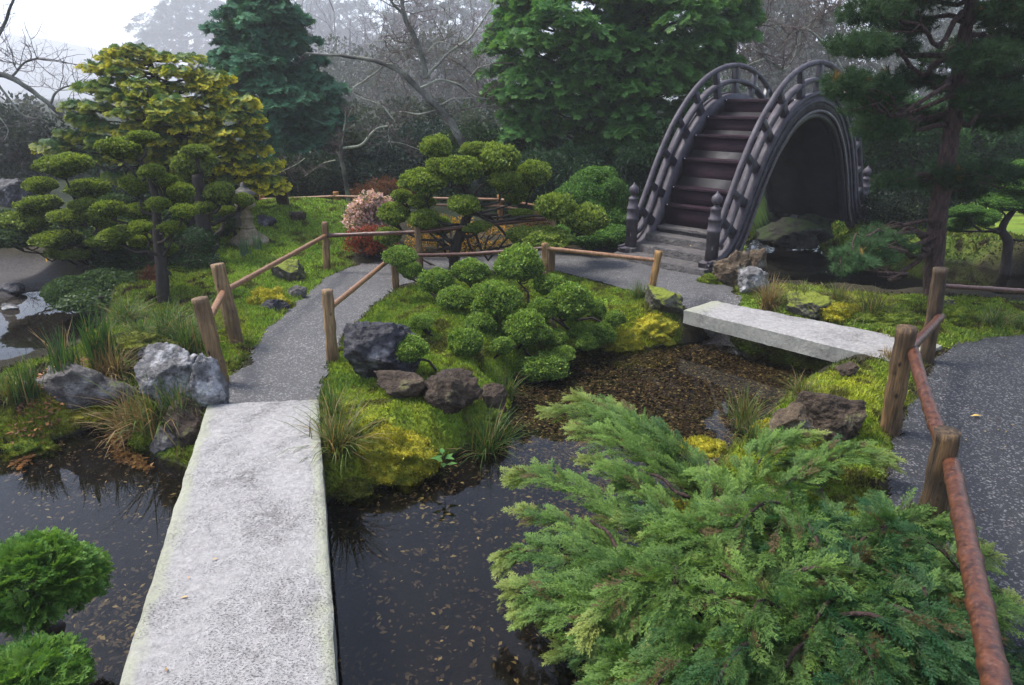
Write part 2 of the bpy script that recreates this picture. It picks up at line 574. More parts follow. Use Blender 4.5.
def gz1(x, y): return float(ground_z(np.array([x]), np.array([y]))[0])
def GG(px, py):                    # point on the modelled ground seen at a picture position
    z = 0.0
    for _ in range(8):
        p = G(px, py, z)
        z = 0.5 * z + 0.5 * gz1(p[0], p[1])
    p = G(px, py, z)
    return np.array([p[0], p[1], gz1(p[0], p[1])])

def axis(a, b, step, far, k=1.22):
    fine = list(np.arange(a, b, step))
    lo, hi, s = [], [], step
    q = a
    r = b
    while q > -far or r < far:
        s *= k
        if q > -far: q -= s; lo.append(q)
        if r < far: r += s; hi.append(r)
    return np.array(lo[::-1] + fine + hi)

XS, YS = axis(-6.2, 7.2, 0.04, 1100), axis(0.7, 13.5, 0.045, 900)
gx, gy = np.meshgrid(XS, YS, indexing='ij')
gxf, gyf = gx.ravel(), gy.ravel()
gz = ground_z(gxf, gyf)

MOSS = [(0.22, 0.33, 0.035), (0.42, 0.44, 0.04), (0.12, 0.21, 0.03), (0.31, 0.38, 0.04)]
LAWNZ = PXY([(200, 262), (215, 238), (250, 232), (262, 212), (300, 203), (372, 204), (352, 236), (345, 262), (324, 275), (288, 305), (255, 335), (232, 300)], 0.2)
YELLOW = [(G(375, 445, -.1), 0.42), (G(645, 320, 0), 0.5), (G(845, 395, 0), 0.5), (G(850, 305, 0), 0.5), (G(270, 320, 0), 0.55), (G(60, 392, 0), 0.4), (G(700, 445, -.1), .45), (G(335, 420, 0), .3)]
ISLAND = PXY([(322, 400), (330, 370), (352, 332), (376, 308), (400, 290), (470, 280), (560, 276), (640, 297), (690, 320), (690, 340), (600, 350), (520, 365), (505, 440), (440, 462), (330, 500)], 0)
RBANK = PXY([(925, 360), (900, 415), (880, 470), (830, 560), (640, 560), (735, 440), (790, 385), (845, 368)], 0)
SBANK = PXY([(735, 284), (780, 285), (850, 294), (1024, 308), (1500, 345), (1500, 385), (1024, 336), (960, 345), (925, 355), (800, 320), (740, 305)], 0)
LB = PXY([(255, 335), (225, 380), (205, 402), (185, 470), (130, 440), (120, 400), (180, 330), (235, 300)], 0)
LB2 = PXY([(88, 345), (112, 300), (150, 262), (235, 250), (262, 300), (230, 330), (180, 350)], 0)
PEN = PXY([(0, 372), (60, 356), (100, 340), (130, 370), (125, 400), (100, 425), (0, 452), (-300, 470), (-300, 385)], 0)

def moss_amount(x, y):
    q = xyz(x, y)
    m = np.zeros(x.shape)
    for P, s in ((LAWNZ, 1.0), (ISLAND, 1.0), (RBANK, 1.0), (SBANK, 0.9), (LB, 1.0), (LB2, .7), (PEN, .75)):
        m = np.maximum(m, s * smooth(0.12, -0.08, sdf(P, x, y)))
    far = smooth(10.5, 12.0, y) * (x > 3.0) * 0.8 * smooth(17, 15, y)
    return np.maximum(m, far)

def ground_col(x, y, z):
    q = xyz(x, y)
    a = fbm(q * 1.7, 3, 31) * 0.5 + 0.5
    b = fbm(q * 7.0, 3, 41) * 0.5 + 0.5
    c = lerp(np.array(MOSS[2]), np.array(MOSS[0]), np.clip(a, 0, 1)[:, None])
    c = lerp(c, np.array(MOSS[3]), np.clip(b * 1.3 - .3, 0, 1)[:, None])
    for cc, r in YELLOW:
        w = np.exp(-((x - cc[0]) ** 2 + (y - cc[1]) ** 2) / (r * r)) * np.clip(b + .35, 0, 1)
        c = lerp(c, np.array(MOSS[1]), np.clip(w, 0, 1)[:, None])
    lw = smooth(0.1, -0.2, sdf(LAWNZ, x, y))[:, None]
    c = lerp(c, lerp(np.array([.17, .29, .04]), np.array([.30, .42, .06]), np.clip(a * .6 + b * .4, 0, 1)[:, None]), lw * .9)
    soil = lerp(np.array([0.018, 0.016, 0.010]), np.array([0.045, 0.038, 0.02]), np.clip(b, 0, 1)[:, None])
    far = smooth(12.0, 13.5, y)[:, None]
    soil = lerp(soil, np.array([0.022, 0.03, 0.014]), far)
    m = moss_amount(x, y)
    m = np.clip(m - 0.75 * smooth(0.62, 0.85, b), 0, 1)
    c = lerp(soil, c, m[:, None])
    bed = smooth(WZ + 0.07, WZ - 0.0, z)[:, None] * (y < 30)[:, None]
    c = lerp(c, np.array([0.010, 0.009, 0.008]), bed)
    sand = smooth(0.15, -0.1, sdf(BEACH, x, y))[:, None]
    c = lerp(c, np.array([0.075, 0.068, 0.066]), sand)
    return c

mb = MB()
mb.add(xyz(gxf, gyf, gz), grid_tris(len(XS), len(YS)), ground_col(gxf, gyf, gz))
tag(mb.build('ground', M['ground'], None, True), kind='structure')

def flat_sheet(name, poly, step, mat, z=None, zoff=0.012, rag=0.05, kind='structure'):
    lo, hi = poly.min(0), poly.max(0)
    hi = np.minimum(hi, [14, 18]); lo = np.maximum(lo, [-12, 0.2])
    xs, ys = np.arange(lo[0] - .1, hi[0] + .1, step), np.arange(lo[1] - .1, hi[1] + .1, step)
    X, Y = np.meshgrid(xs, ys, indexing='ij')
    X, Y = X.ravel(), Y.ravel()
    zz = ground_z(X, Y) + zoff if z is None else np.full(X.shape, z)
    if z is None: zz = zz + 0.006 * fbm(xyz(X, Y) * 6, 3, 77)
    T = grid_tris(len(xs), len(ys))
    cx, cy = X[T].mean(1), Y[T].mean(1)
    keep = sdf(poly, cx, cy) + rag * fbm(xyz(cx, cy) * 5, 3, 55) < 0
    T = T[keep]
    used = np.unique(T)
    remap = np.zeros(len(X), int); remap[used] = np.arange(len(used))
    b = MB().add(xyz(X, Y, zz)[used], remap[T])
    return tag(b.build(name, mat, None, True), kind=kind)

flat_sheet('gravel_path', PATH_L, 0.028, M['gravel'])
flat_sheet('asphalt_path', ASPH, 0.03, M['asphalt'])
flat_sheet('far_path', FARPATH, 0.05, M['gravel'])

def water(name, poly, grow=0.5):
    c = poly.mean(0)
    lo, hi = poly.min(0) - grow, poly.max(0) + grow
    v = [(lo[0], lo[1], WZ), (hi[0], lo[1], WZ), (hi[0], hi[1], WZ), (lo[0], hi[1], WZ)]
    return v
# one sheet per pond: the ground rises through it at the banks
mb = MB().add(water('w', np.concatenate([POND, STREAM, LEFTP]), 0.6), [[0, 1, 2], [0, 2, 3]])
tag(mb.build('pond_water', M['water']), kind='structure')

# hills fading in the fog
def hill_mesh(name, crest, y0, depth):
    c = np.array(crest, float)
    xs = np.linspace(c[0, 0], c[-1, 0], 70)
    top = np.interp(xs, c[:, 0], c[:, 1])
    prof = [(0.0, 0.0), (0.3, 0.5), (0.55, 0.8), (0.8, 0.97), (1.0, 1.0), (1.3, .9), (1.9, 0.2)]
    vs = []
    for x, t in zip(xs, top):
        for (a, b) in prof:
            vs.append((x, y0 + depth * a, t * b + 1.2 * vnoise(np.array([[x * .12, a * 3, 0]]), 3)[0] * b - .3))
    m = MB().add(vs, grid_tris(len(xs), len(prof)), (0.045, 0.055, 0.04))
    return tag(m.build(name, M['ground'], None, True), kind='structure')
hill_mesh('hills', [(-980, 70), (-700, 68), (-560, 66), (-480, 60), (-420, 46), (-320, 30), (-140, 22), (200, 24), (600, 40), (980, 60)], 540, 230)

# ================================================================== STONE FOOTBRIDGES
def slab(label, corners, zt, thick, seed, n=(60, 150)):
    # corners: near-a, near-b, far-b, far-a (x, y)
    A, B, C_, D_ = [np.array(c[:2]) for c in corners]
    cen = (A + B + C_ + D_) / 4
    root = thing('stone_slab_bridge', label, 'footbridge', (cen[0], cen[1], zt - thick), 'stone slab footbridges')
    nu, nv = n
    mb = MB()
    def sheet(fn, nu, nv, colf):
        U, V = np.meshgrid(np.linspace(0, 1, nu), np.linspace(0, 1, nv), indexing='ij')
        u, v = U.ravel(), V.ravel()
        mb.add(fn(u, v), grid_tris(nu, nv), colf(u, v))
    def plan(u, v):
        p = (A[None] * (1 - u[:, None]) + B[None] * u[:, None]) * (1 - v[:, None]) + (D_[None] * (1 - u[:, None]) + C_[None] * u[:, None]) * v[:, None]
        return p
    def warp(P, w):
        n_ = np.stack([fbm(P * 5 + 3, 3, seed), fbm(P * 5 + 9, 3, seed + 1), 0.6 * fbm(P * 14, 3, seed + 2)], -1)
        return P + n_ * np.array([0.006, 0.006, 0.007]) * w
    def top(u, v):
        p = plan(u, v)
        e = np.minimum(np.minimum(u, 1 - u) * 0.9, np.minimum(v, 1 - v) * 3)
        z = zt - 0.014 * smooth(0.02, 0.0, e)
        return warp(np.concatenate([p, z[:, None]], 1), 1)
    edge = lambda u, v: np.stack([0 * u, smooth(0.0, 0.9, smooth(0.13, 0.0, np.minimum(u, 1 - u)) + .5 * fbm(np.stack([u * 9, v * 22, 0 * u], -1), 3, 5) * smooth(.25, .02, np.minimum(u, 1 - u))), 0 * u], -1)
    sheet(top, nu, nv, edge)
    def side(pa, pb):
        def f(u, v):
            p = pa(u)
            z = zt - 0.014 - v * (thick - .014)
            return warp(np.concatenate([p, z[:, None]], 1), 1)
        return f
    z0 = lambda u: np.zeros_like(u)
    o1 = lambda u: np.ones_like(u)
    half = lambda u, v: np.stack([0 * u, 0.45 + 0 * u, 0 * u], -1)
    sheet(side(lambda u: plan(z0(u), u), 0), nv, 8, half)
    sheet(side(lambda u: plan(o1(u), 1 - u), 0), nv, 8, half)
    sheet(side(lambda u: plan(1 - u, z0(u)), 0), nu, 8, half)
    sheet(side(lambda u: plan(u, o1(u)), 0), nu, 8, half)
    mb.add(np.concatenate([plan(np.array([0, 1, 1, 0.]), np.array([0, 0, 1, 1.])), np.full((4, 1), zt - thick)], 1), [[0, 2, 1], [0, 3, 2]], (0, .3, 0))
    mb.build('slab', M['granite'], root, True)
    return root

Z1 = 0.06
a, b = G(207, 403, Z1), G(318, 398, Z1)
na, nb = G(117, 685, Z1), G(337, 685, Z1)
ea = a + (na - a) * 1.45
eb = b + (nb - b) * 1.45
slab('rough pale granite slab spanning the dark pond to the gravel path, seen end on', [ea, eb, b, a], Z1, 0.19, 3, (60, 190))
Z2 = 0.06
slab('smaller grey granite slab laid across the leafy pond below the arched bridge', [G(684, 309, Z2), G(906, 363, Z2), G(942, 344, Z2), G(712, 300, Z2)], Z2, 0.165, 13, (110, 40))

# ================================================================== DRUM BRIDGE
BO = np.array([G(713, 266, 0.1)[0], G(713, 266, 0.1)[1], 0.0])
BA = unit(np.array([.725, .69, 0])); BW = np.array([-BA[1], BA[0], 0])
BWID = 1.45
def bw(s, w, z):
    s, w, z = np.broadcast_arrays(np.asarray(s, float), np.asarray(w, float), np.asarray(z, float))
    return BO + s[..., None] * BA + w[..., None] * BW + z[..., None] * np.array([0, 0, 1.0])
HALF = [(-0.25, .085), (0.0, .10), (.28, .16), (.55, .40), (.78, .80), (1.02, 1.24), (1.38, 1.72), (1.92, 2.13), (2.6, 2.28)]
SPAN = 5.2
prof_pts = HALF + [(SPAN - s, z) for s, z in HALF[-2::-1]]
PROF = cr(prof_pts, 10)
PT = unit(np.gradient(PROF, axis=0))
PN = np.stack([-PT[:, 1], PT[:, 0]], 1)
def offs(n, i0=0, i1=None): return (PROF + PN * n)[i0:i1]
def sweep_rect(mb, w0, w1, n0, n1, i0=0, i1=None, col=(1, 1, 1), zmin=-9):
    lo, hi = offs(n0, i0, i1), offs(n1, i0, i1)
    lo = np.stack([lo[:, 0], np.maximum(lo[:, 1], zmin)], 1); hi = np.stack([hi[:, 0], np.maximum(hi[:, 1], zmin)], 1)
    ring = np.stack([bw(lo[:, 0], w0, lo[:, 1]), bw(lo[:, 0], w1, lo[:, 1]), bw(hi[:, 0], w1, hi[:, 1]), bw(hi[:, 0], w0, hi[:, 1])], 1)
    n = len(lo)
    mb.add(ring.reshape(-1, 3), np.concatenate([grid_tris_ring(n, 4), [[0, 1, 2], [0, 2, 3], [4 * n - 4, 4 * n - 2, 4 * n - 3], [4 * n - 4, 4 * n - 1, 4 * n - 2]]]), col)
    return mb
bridge = thing('drum_bridge', 'steep arched wooden drum bridge with curved railings and maroon steps', 'bridge', bw(SPAN / 2, BWID / 2, 0))
NPF = len(PROF)
iS = int(np.argmax(PROF[:, 0] > 0.50)); iE = NPF - iS
# soffit boards: the solid arch between the two faces
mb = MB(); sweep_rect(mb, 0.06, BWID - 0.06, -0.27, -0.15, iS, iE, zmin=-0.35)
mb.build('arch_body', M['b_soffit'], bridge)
for w0, w1, sgn in ((-0.02, 0.10, -1), (BWID - 0.10, BWID + 0.02, 1)):
    wo = w0 if sgn < 0 else w1                                   # outer face
    mb = MB(); sweep_rect(mb, w0, w1, -0.16, 0.075, 2, NPF - 2, zmin=0.0)
    st = mb.build('stringer', M['b_rail'], bridge)
    for (n0, n1, pr) in ((0.045, 0.10, 0.035), (-0.06, -0.02, 0.02)):
        mb = MB(); sweep_rect(mb, min(wo, wo + sgn * pr) - .001, max(wo, wo + sgn * pr) + 0.001, n0, n1, 3, NPF - 3, zmin=0.01)
        mb.build('moulding', M['b_rail'], st)
    mb = MB(); sweep_rect(mb, min(wo, wo + sgn * .03), max(wo, wo + sgn * .03), -0.205, -0.165, iS - 3, iE + 3, zmin=-.05)
    mb.build('worn_edge_trim', M['b_trim'], st)
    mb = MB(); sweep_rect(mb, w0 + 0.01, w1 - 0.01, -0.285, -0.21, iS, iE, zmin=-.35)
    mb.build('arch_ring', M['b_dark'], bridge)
    # mid rail and handrail
    wm = (w0 + w1) / 2
    mb = MB(); sweep_rect(mb, wm - 0.05, wm + 0.05, 0.236, 0.296, 8, NPF - 8)
    mb.build('mid_rail', M['b_rail'], bridge)
    c2 = offs(0.50, 10, NPF - 10)
    # ends of the handrail meet the newels
    c2 = np.concatenate([[[0.02, 0.60], [0.12, 0.605]], c2[c2[:, 0] * 0 + np.arange(len(c2)) > 4][:-5], [[SPAN - .12, 0.605], [SPAN - .02, .60]]])
    P = bw(c2[:, 0], wm, c2[:, 1])
    v, t = tube_geo(P, 0.041, 14)
    MB().add(v, t).build('handrail', M['b_rail'], bridge, True)
    # balusters between stringer, mid rail and handrail
    arc = np.concatenate([[0], np.cumsum(np.linalg.norm(np.diff(PROF, axis=0), axis=1))])
    for q in np.arange(0.95, arc[-1] - 0.9, 0.48):
        i = int(np.argmin(abs(arc - q)))
        p, nn, tt = PROF[i], PN[i], PT[i]
        N3 = nn[0] * BA + nn[1] * np.array([0, 0, 1.]); T3 = tt[0] * BA + tt[1] * np.array([0, 0, 1.])
        ax = [T3, BW, N3]
        c = bw(p[0], wm, p[1]) + N3 * 0.268
        mb = MB()
        for (h0, h1, l, wd) in ((0.075, 0.236, 0.115, 0.085), (0.295, 0.468, 0.085, 0.075), (0.237, 0.295, 0.12, 0.106)):
            v, t = box_geo(0, 0, 0, l, wd, h1 - h0, ax, 0.006)
            mb.add(v + bw(p[0], wm, p[1]) + N3 * (h0 + h1) / 2, t)
        mb.build('baluster', M['b_dark'], bridge)
# newel posts with onion finials
for s in (0.0, SPAN):
    for w in (0.04, BWID - 0.04):
        c = bw(s, w, 0.06)
        v, t = lathe_geo([(0.0, 0.0), (.088, 0.0), (.086, 0.50), (.093, .505), (.095, .54), (.087, .545), (.083, .66), (.09, .665), (.09, .69), (.074, .70), (.068, .80), (.074, .805), (.07, .835), (.04, .85), (.034, .875), (0, .88)], c, 20)
        nw = MB().add(v, t).build('newel_post', M['b_rail'], bridge, True)
        v, t = lathe_geo([(0.0, .872), (.03, .874), (.062, .90), (.074, .94), (.066, .98), (.036, 1.01), (.014, 1.03), (.007, 1.055), (0, 1.058)], c, 18)
        MB().add(v, t).build('finial', M['b_rail'], nw, True)
# steps: levels found where their noses stand on the profile
ii = np.arange(int(np.argmax(PROF[:, 0] >= 0.3)), int(np.argmax(PROF[:, 0] >= SPAN / 2)))
rows = np.array([proj(bw(PROF[i, 0], BWID / 2, PROF[i, 1] + 0.03))[1] for i in ii])
def s_at(row):
    k = int(np.argmin(abs(rows - row)))
    return PROF[ii[k]]
noses = [s_at(r) for r in (229, 208, 188.5, 160, 134.5, 115)] + [np.array([2.18, 2.235])]
def step(s0, s1, z, zlow, mat, studs, nm='stair_tread'):
    ax = [BA, BW, np.array([0, 0, 1.])]
    w = BWID - 0.24
    v, t = box_geo(0, 0, 0, s1 - s0 + 0.05, w, 0.045, ax, 0.006)
    tr = MB().add(v + bw((s0 + s1) / 2 + .0, BWID / 2, z - 0.022), t).build(nm, mat, bridge)
    h = z - 0.046 - zlow
    if h > 0.02:
        v, t = box_geo(0, 0, 0, 0.035, w - 0.004, h, ax)
        v = v + np.outer((v[:, 2] + h / 2) / h, 0.0 * BA)
        # boards lean back a little, as the rise is steep
        k = (v @ np.array([0, 0, 1.]) + h / 2) / h
        v = v + np.outer(k - 1, BA) * -0.0 + bw(s0 + 0.03, BWID / 2, zlow + h / 2)
        MB().add(v, t).build('riser', mat, tr)
    if studs:
        for ww in (0.16, BWID - 0.16):
            v, t = ico(2)
            MB().add(v * np.array([.013, .013, .011]) + bw(s0 - 0.018, ww, z - 0.012), t).build('stud', M['b_stud'], tr, True)
zs = [q[1] + 0.03 for q in noses]
ss = [q[0] for q in noses]
for side_ in (0, 1):
    zlow = 0.30
    for i in range(len(noses)):
        s0 = ss[i]; s1 = ss[i + 1] if i + 1 < len(noses) else SPAN / 2
        mat = M['b_stone'] if i == 0 else M['b_tread']
        if side_ == 0:
            step(s0, s1 + .02, zs[i], zlow, mat, i > 0)
        elif i < 6:
            ax = [BA, BW, np.array([0, 0, 1.])]
            v, t = box_geo(0, 0, 0, s1 - s0 + .05, BWID - .24, .045, ax, .006)
            MB().add(v + bw(SPAN - (s0 + s1) / 2, BWID / 2, zs[i] - .022), t).build('stair_tread', mat, bridge)
        zlow = zs[i] - 0.02
ax = [BA, BW, np.array([0, 0, 1.])]
for (s0, s1, zt, zb, ex) in ((-0.30, 0.28, 0.10, -0.12, 0.05), (0.02, 0.75, 0.22, -0.1, -.07), (0.30, 0.95, 0.335, -0.1, -.08)):
    v, t = box_geo(0, 0, 0, s1 - s0, BWID + 2 * ex, zt - zb, ax, 0.012)
    MB().add(v + bw((s0 + s1) / 2, BWID / 2, (zt + zb) / 2), t).build('stone_step', M['b_stone'], bridge)
for w in (0.04, BWID - .04):
    v, t = box_geo(0, 0, 0, 0.26, 0.24, 0.3, ax, 0.012)
    MB().add(v + bw(0.0, w, 0.01), t).build('plinth', M['b_stone'], bridge)
    v, t = box_geo(0, 0, 0, 0.3, 0.26, 0.3, ax, 0.012)
    MB().add(v + bw(SPAN, w, -0.02), t).build('plinth', M['b_stone'], bridge)
# abutments under the feet of the arch
def rock_geo(sub, size, seed, cuts=9, rough=0.16, flat=0.0):
    v, t = ico(sub)
    r = np.random.default_rng(seed)
    v = v.copy()
    for _ in range(cuts):
        n = unit(r.normal(size=3)); d = r.uniform(0.52, 0.82)
        k = v @ n
        v = v - np.outer(np.clip(k - d, 0, None), n) * 0.97
    v = v * (1 + rough * fbm(v * 1.6, 3, seed)[:, None] + rough * .55 * (np.abs(fbm(v * 3.0, 5, seed + 9, .6)) - .35)[:, None] + rough * .22 * fbm(v * 13, 3, seed + 4)[:, None])
    a = r.uniform(0, 6.28)
    R = np.array([[math.cos(a), -math.sin(a), 0], [math.sin(a), math.cos(a), 0], [0, 0, 1]])
    return (v @ R) * np.asarray(size, float), t

def rock(name, label, px, py, w, h, dep, seed, mat, group=None, z=None, sink=0.3, cuts=14, sub=5, cat='rock', rough=.16):
    """(px, py): where its foot stands; w, h: size in picture units; dep: depth / width"""
    p = GG(px, py) if z is None else G(px, py, z)
    k = mpp(p)
    W = w * k * 0.56; Hh = h * k * 0.72
    v, t = rock_geo(sub, (W, W * dep, Hh), seed, cuts, rough)
    c = np.array([p[0], p[1] + W * dep * 0.7, p[2] + Hh * (1 - sink) * .75])
    o = MB().add(v + c - c, t).build(name, mat, None, True)
    o.location = tuple(c)
    return tag(o, label, cat, group)

# ================================================================== FENCES
def post(parent, base, top, r, mat, seed, taper=0.92, sides=22, col=(1, 1, 1)):
    base = np.asarray(base, float); top = np.asarray(top, float)
    b = base + (base - top) * 0.25
    P = b + (top - b) * np.linspace(0, 1, 26)[:, None]
    rr = r * np.linspace(1, taper, 26)
    v, t = tube_geo(P, rr * (1 + .05 * vnoise(np.stack([np.linspace(0, 4, 26), np.full(26, seed), np.zeros(26)], -1), seed)), sides, True, 0.11, seed)
    return MB().add(v, t, col).build('post', mat, parent, True)

def rail(parent, pts, r, mat, seed, rings=0, n=30, sag=0.0, sides=14):
    P = cr(pts, n) if len(pts) > 2 else np.asarray(pts[0]) + (np.asarray(pts[1]) - np.asarray(pts[0])) * np.linspace(0, 1, n * 2)[:, None]
    L = np.linspace(0, 1, len(P))
    P = P - np.outer(np.sin(L * PI) * sag, [0, 0, 1])
    rr = np.full(len(P), r) * (1 + 0.05 * vnoise(np.stack([L * 7, L * 0 + seed, L * 0], -1), seed))
    for i in range(rings):
        c = (i + .5 + .2 * math.sin(i * 7 + seed)) / rings
        rr = rr + r * 0.16 * np.exp(-((L - c) / 0.012) ** 2)
    v, t = tube_geo(P, rr, sides, True, 0.06, seed)
    cc = np.ones((len(v), 3))
    return MB().add(v, t, cc).build('rail', mat, parent, True)

def socket(pst, p, dirv, r, off):  # dark disc proud of the post, painted as the shaded rail hole
    d = unit(np.asarray(dirv, float))
    P = np.array([p + d * (off - 0.02), p + d * (off + 0.004)])
    v, t = tube_geo(P, [r, r], 14)
    MB().add(v, t).build('rail_hole_shade', M['socket'], pst, False)

def post_px(parent, pb, pt, r, mat, seed, lean=0.0, col=(1, 1, 1)):
    base = GG(*pb) if len(pb) == 2 else G(*pb)
    top = D(pt[0], pt[1], base[1] + lean)
    o = post(parent, base, top, r, mat, seed, col=col)
    return o, base, top

# left of the gravel path
f1 = thing('wooden_fence', 'log post fence beside the lawn, its tan rail climbing from two thick leaning posts', 'fence', GG(222, 385), 'log fences along the paths')
pA, bA, tA = post_px(f1, (222, 385), (200, 298), 0.066, M['post'], 1, 0.0, (0.8, .78, .75))
pB, bB, tB = post_px(f1, (237, 342), (217, 264), 0.070, M['post'], 2, 0.0)
pC, bC, tC = post_px(f1, (327, 270), (325, 222), 0.050, M['post'], 3, 0.0, (.95, .9, .85))
hB = bB + (tB - bB) * 0.66; hC = bC + (tC - bC) * 0.72; hA = bA + (tA - bA) * 0.72
rail(f1, [hA, hB], 0.030, M['rail_tan'], 2, 2)
rail(f1, [hB, hC], 0.028, M['rail_tan'], 3, 3)
pe = D(418, 232, hC[1] - .15)
pE0 = pe
rail(f1, [hC, pe], 0.028, M['rail_red'], 4, 3)
socket(pA, hA, hB - hA, .042, .066)
pX = post(f1, [pe[0], pe[1], gz1(pe[0], pe[1])], [pe[0], pe[1], pe[2] + .16], 0.05, M['post'], 5)
pe2 = D(553, 218, pe[1] + .2)
rail(f1, [pe, pe2], 0.026, M['rail_red'], 6, 4)
post(f1, [pe2[0], pe2[1], gz1(pe2[0], pe2[1])], [pe2[0], pe2[1], pe2[2] + .2], 0.045, M['post'], 7)

f2 = thing('wooden_fence', 'log post fence round the mossy island, ending by the steps of the arched bridge', 'fence', GG(333, 361), 'log fences along the paths')
pD, bD, tD = post_px(f2, (333, 361), (327, 290), 0.056, M['post'], 11, 0.0)
pE, bE, tE = post_px(f2, (396, 288), (394, 254), 0.048, M['post_dark'], 12, 0.0)
hD = bD + (tD - bD) * .74; hE = bE + (tE - bE) * .95
rail(f2, [hD, hE], 0.027, M['rail_tan'], 13, 2)
socket(pD, hD, hE - hD, .036, .05)
pF, bF, tF = post_px(f2, (650, 297), (659, 251), 0.048, M['post'], 14, 0.0, (1.25, 1.1, .8))
pJ, bJ, tJ = post_px(f2, (546, 285), (545, 243), 0.045, M['post'], 15, 0.0, (1.1, 1, .85))
hF = bF + (tF - bF) * .80; hJ = bJ + (tJ - bJ) * .88
rail(f2, [hJ, hF], 0.026, M['rail_tan'], 16, 3)
rail(f2, [hE, D(470, 254, (hE[1] + hJ[1]) / 2 + .1), hJ], 0.026, M['rail_red'], 17, 4)

# along the asphalt
f3 = thing('wooden_fence', 'rustic fence of dark log posts and reddish log rails along the asphalt', 'fence', GG(889, 432), 'log fences along the paths')
pG, bG, tG = post_px(f3, (926, 362), (941, 268), 0.062, M['post_dark'], 21, 0.0, (.75, .74, .74))
pH, bH, tH = post_px(f3, (889, 432), (907, 327), 0.070, M['post_dark'], 22, 0.0, (1.0, .95, .88))
bI = G(924, 560, 0.0); tI = D(948, 431, bI[1])
pI = post(f3, bI, tI, 0.066, M['post_dark'], 23, col=(.75, .72, .7))
hG = bG + (tG - bG) * 0.50; hH = bH + (tH - bH) * 0.80; hI = bI + (tI - bI) * 0.83
off = np.array([0.055, -0.02, 0])
rail(f3, [hG + off, hH + off * .6], 0.036, M['rail_red'], 24, 3)
rail(f3, [hH + off, hI + off * .2], 0.037, M['rail_red'], 25, 6, sag=0.02)
e = D(1004, 720, 1.35)
rail(f3, [hI + np.array([.02, -.03, -.02]), e], 0.038, M['rail_red'], 26, 5, n=40)
bK = np.array([e[0] + .03, e[1] - .1, 0]); post(f3, bK, bK + np.array([.02, 0, .62]), 0.06, M['post_dark'], 27)
rr_ = D(1100, 296, hG[1] + 1.1)
hG2 = bG + (tG - bG) * .82
rail(f3, [hG2, rr_], 0.022, M['rail_red'], 28, 5)
post(f3, [rr_[0], rr_[1], 0], [rr_[0], rr_[1], .7], 0.06, M['post_dark'], 29)

# far fence at the back of the lawn
f4 = thing('wooden_fence', 'low brown two-rail fence running behind the green lawn and clipped tree', 'fence', D(384, 205, 13.2), 'log fences along the paths')
pts4 = [D(262, 199, 13.4), D(336, 196, 13.3), D(381, 197, 13.2), D(500, 199, 12.9), D(575, 212, 12.6)]
for i, p in enumerate(pts4):
    z0 = gz1(p[0], p[1])
    post(f4, [p[0], p[1], z0 - .1], [p[0], p[1], p[2] + 0.08], 0.055, M['post'], 30 + i, col=(1.2, .85, .5))
for q in (0.0, -0.12):
    for i in range(4):
        rail(f4, [pts4[i] + [0, -.05, q], pts4[i + 1] + [0, -.05, q]], 0.024, M['rail_tan'], 40 + i, 2, n=8, sides=8)

# ================================================================== ROCKS
R = lambda *a, **k: rock('rock', *a, **k)
R('pale boulder blotched with lichen beside the leaning log posts', 172, 416, 66, 66, .75, 101, M['rock_pale'], cuts=10, sub=6)
R('smaller speckled boulder leaning against the pale lichen boulder', 204, 412, 38, 52, .8, 102, M['rock_pale'])
R('long flat rock with moss on its back at the water edge', 72, 428, 98, 46, .5, 103, M['rock_grey'], rough=.2)
R('dark wet angular boulder with pale crest on the mossy island', 372, 385, 80, 72, .7, 104, M['rock_dark'], cuts=11, sub=6)
R('brown craggy rock below the dark trunk of the clipped shrub', 446, 410, 58, 36, .7, 105, M['rock_brown'], rough=.24)
R('small brown rock wedged beside the craggy brown rock', 490, 418, 34, 36, .8, 106, M['rock_brown'])
R('flat brown stone between the yellow moss and dark boulder', 400, 398, 60, 26, .6, 107, M['rock_brown'])
R('pinkish rock tucked under the side of the long granite slab', 186, 452, 46, 46, .8, 108, M['rock_brown'])
R('flat grey rock jutting over the pond by the granite slab', 164, 452, 36, 26, .8, 109, M['rock_grey'])
R('mottled brown boulder in the moss by the asphalt fence', 836, 440, 66, 44, .7, 110, M['rock_brown'], cuts=10, sub=6)
R('pale tan stone touching the mottled brown boulder', 796, 442, 44, 32, .8, 111, M['rock_tan'])
R('small dark stone lying alone on the moss near the slab end', 852, 378, 22, 14, .9, 112, M['rock_brown'])
R('tan craggy boulder holding up the foot of the arched bridge', 736, 287, 36, 34, .9, 113, M['rock_tan'], sub=5, rough=.26)
R('tall ochre rock under the bridge newel beside the stream', 756, 282, 26, 40, .9, 114, M['rock_tan'], rough=.24)
R('whitish rock at the stream edge beside the slab end', 752, 296, 34, 24, .9, 115, M['rock_pale'])
R('yellow mossy stone under the sloping rail by the lawn', 287, 282, 32, 24, .8, 116, M['rock_mossy'])
R('grey edging stone lying along the gravel path', 272, 312, 28, 12, .5, 117, M['rock_dark'])
R('pale small edging stone nearer the path post', 294, 298, 20, 10, .7, 118, M['rock_grey'])
R('upright round-topped brown stone standing behind the lawn', 281, 208, 19, 30, .6, 119, M['rock_brown'], sink=.1)
R('low dark stone on the lawn slope', 296, 222, 20, 12, .8, 120, M['rock_brown'])
R('dark stone bedded in grass beside the lantern foot', 264, 227, 20, 12, .8, 121, M['rock_dark'])
R('mossy boulder on the stream bank under the arch', 818, 243, 50, 24, .8, 122, M['rock_mossdark'], z=-.2)
R('dark mossy rock face on the far stream bank under the arch', 800, 246, 64, 24, .8, 123, M['rock_mossdark'], z=-.2)
R('grey rock at the far foot of the arched bridge', 866, 232, 34, 22, .8, 124, M['rock_grey'], z=-.1)
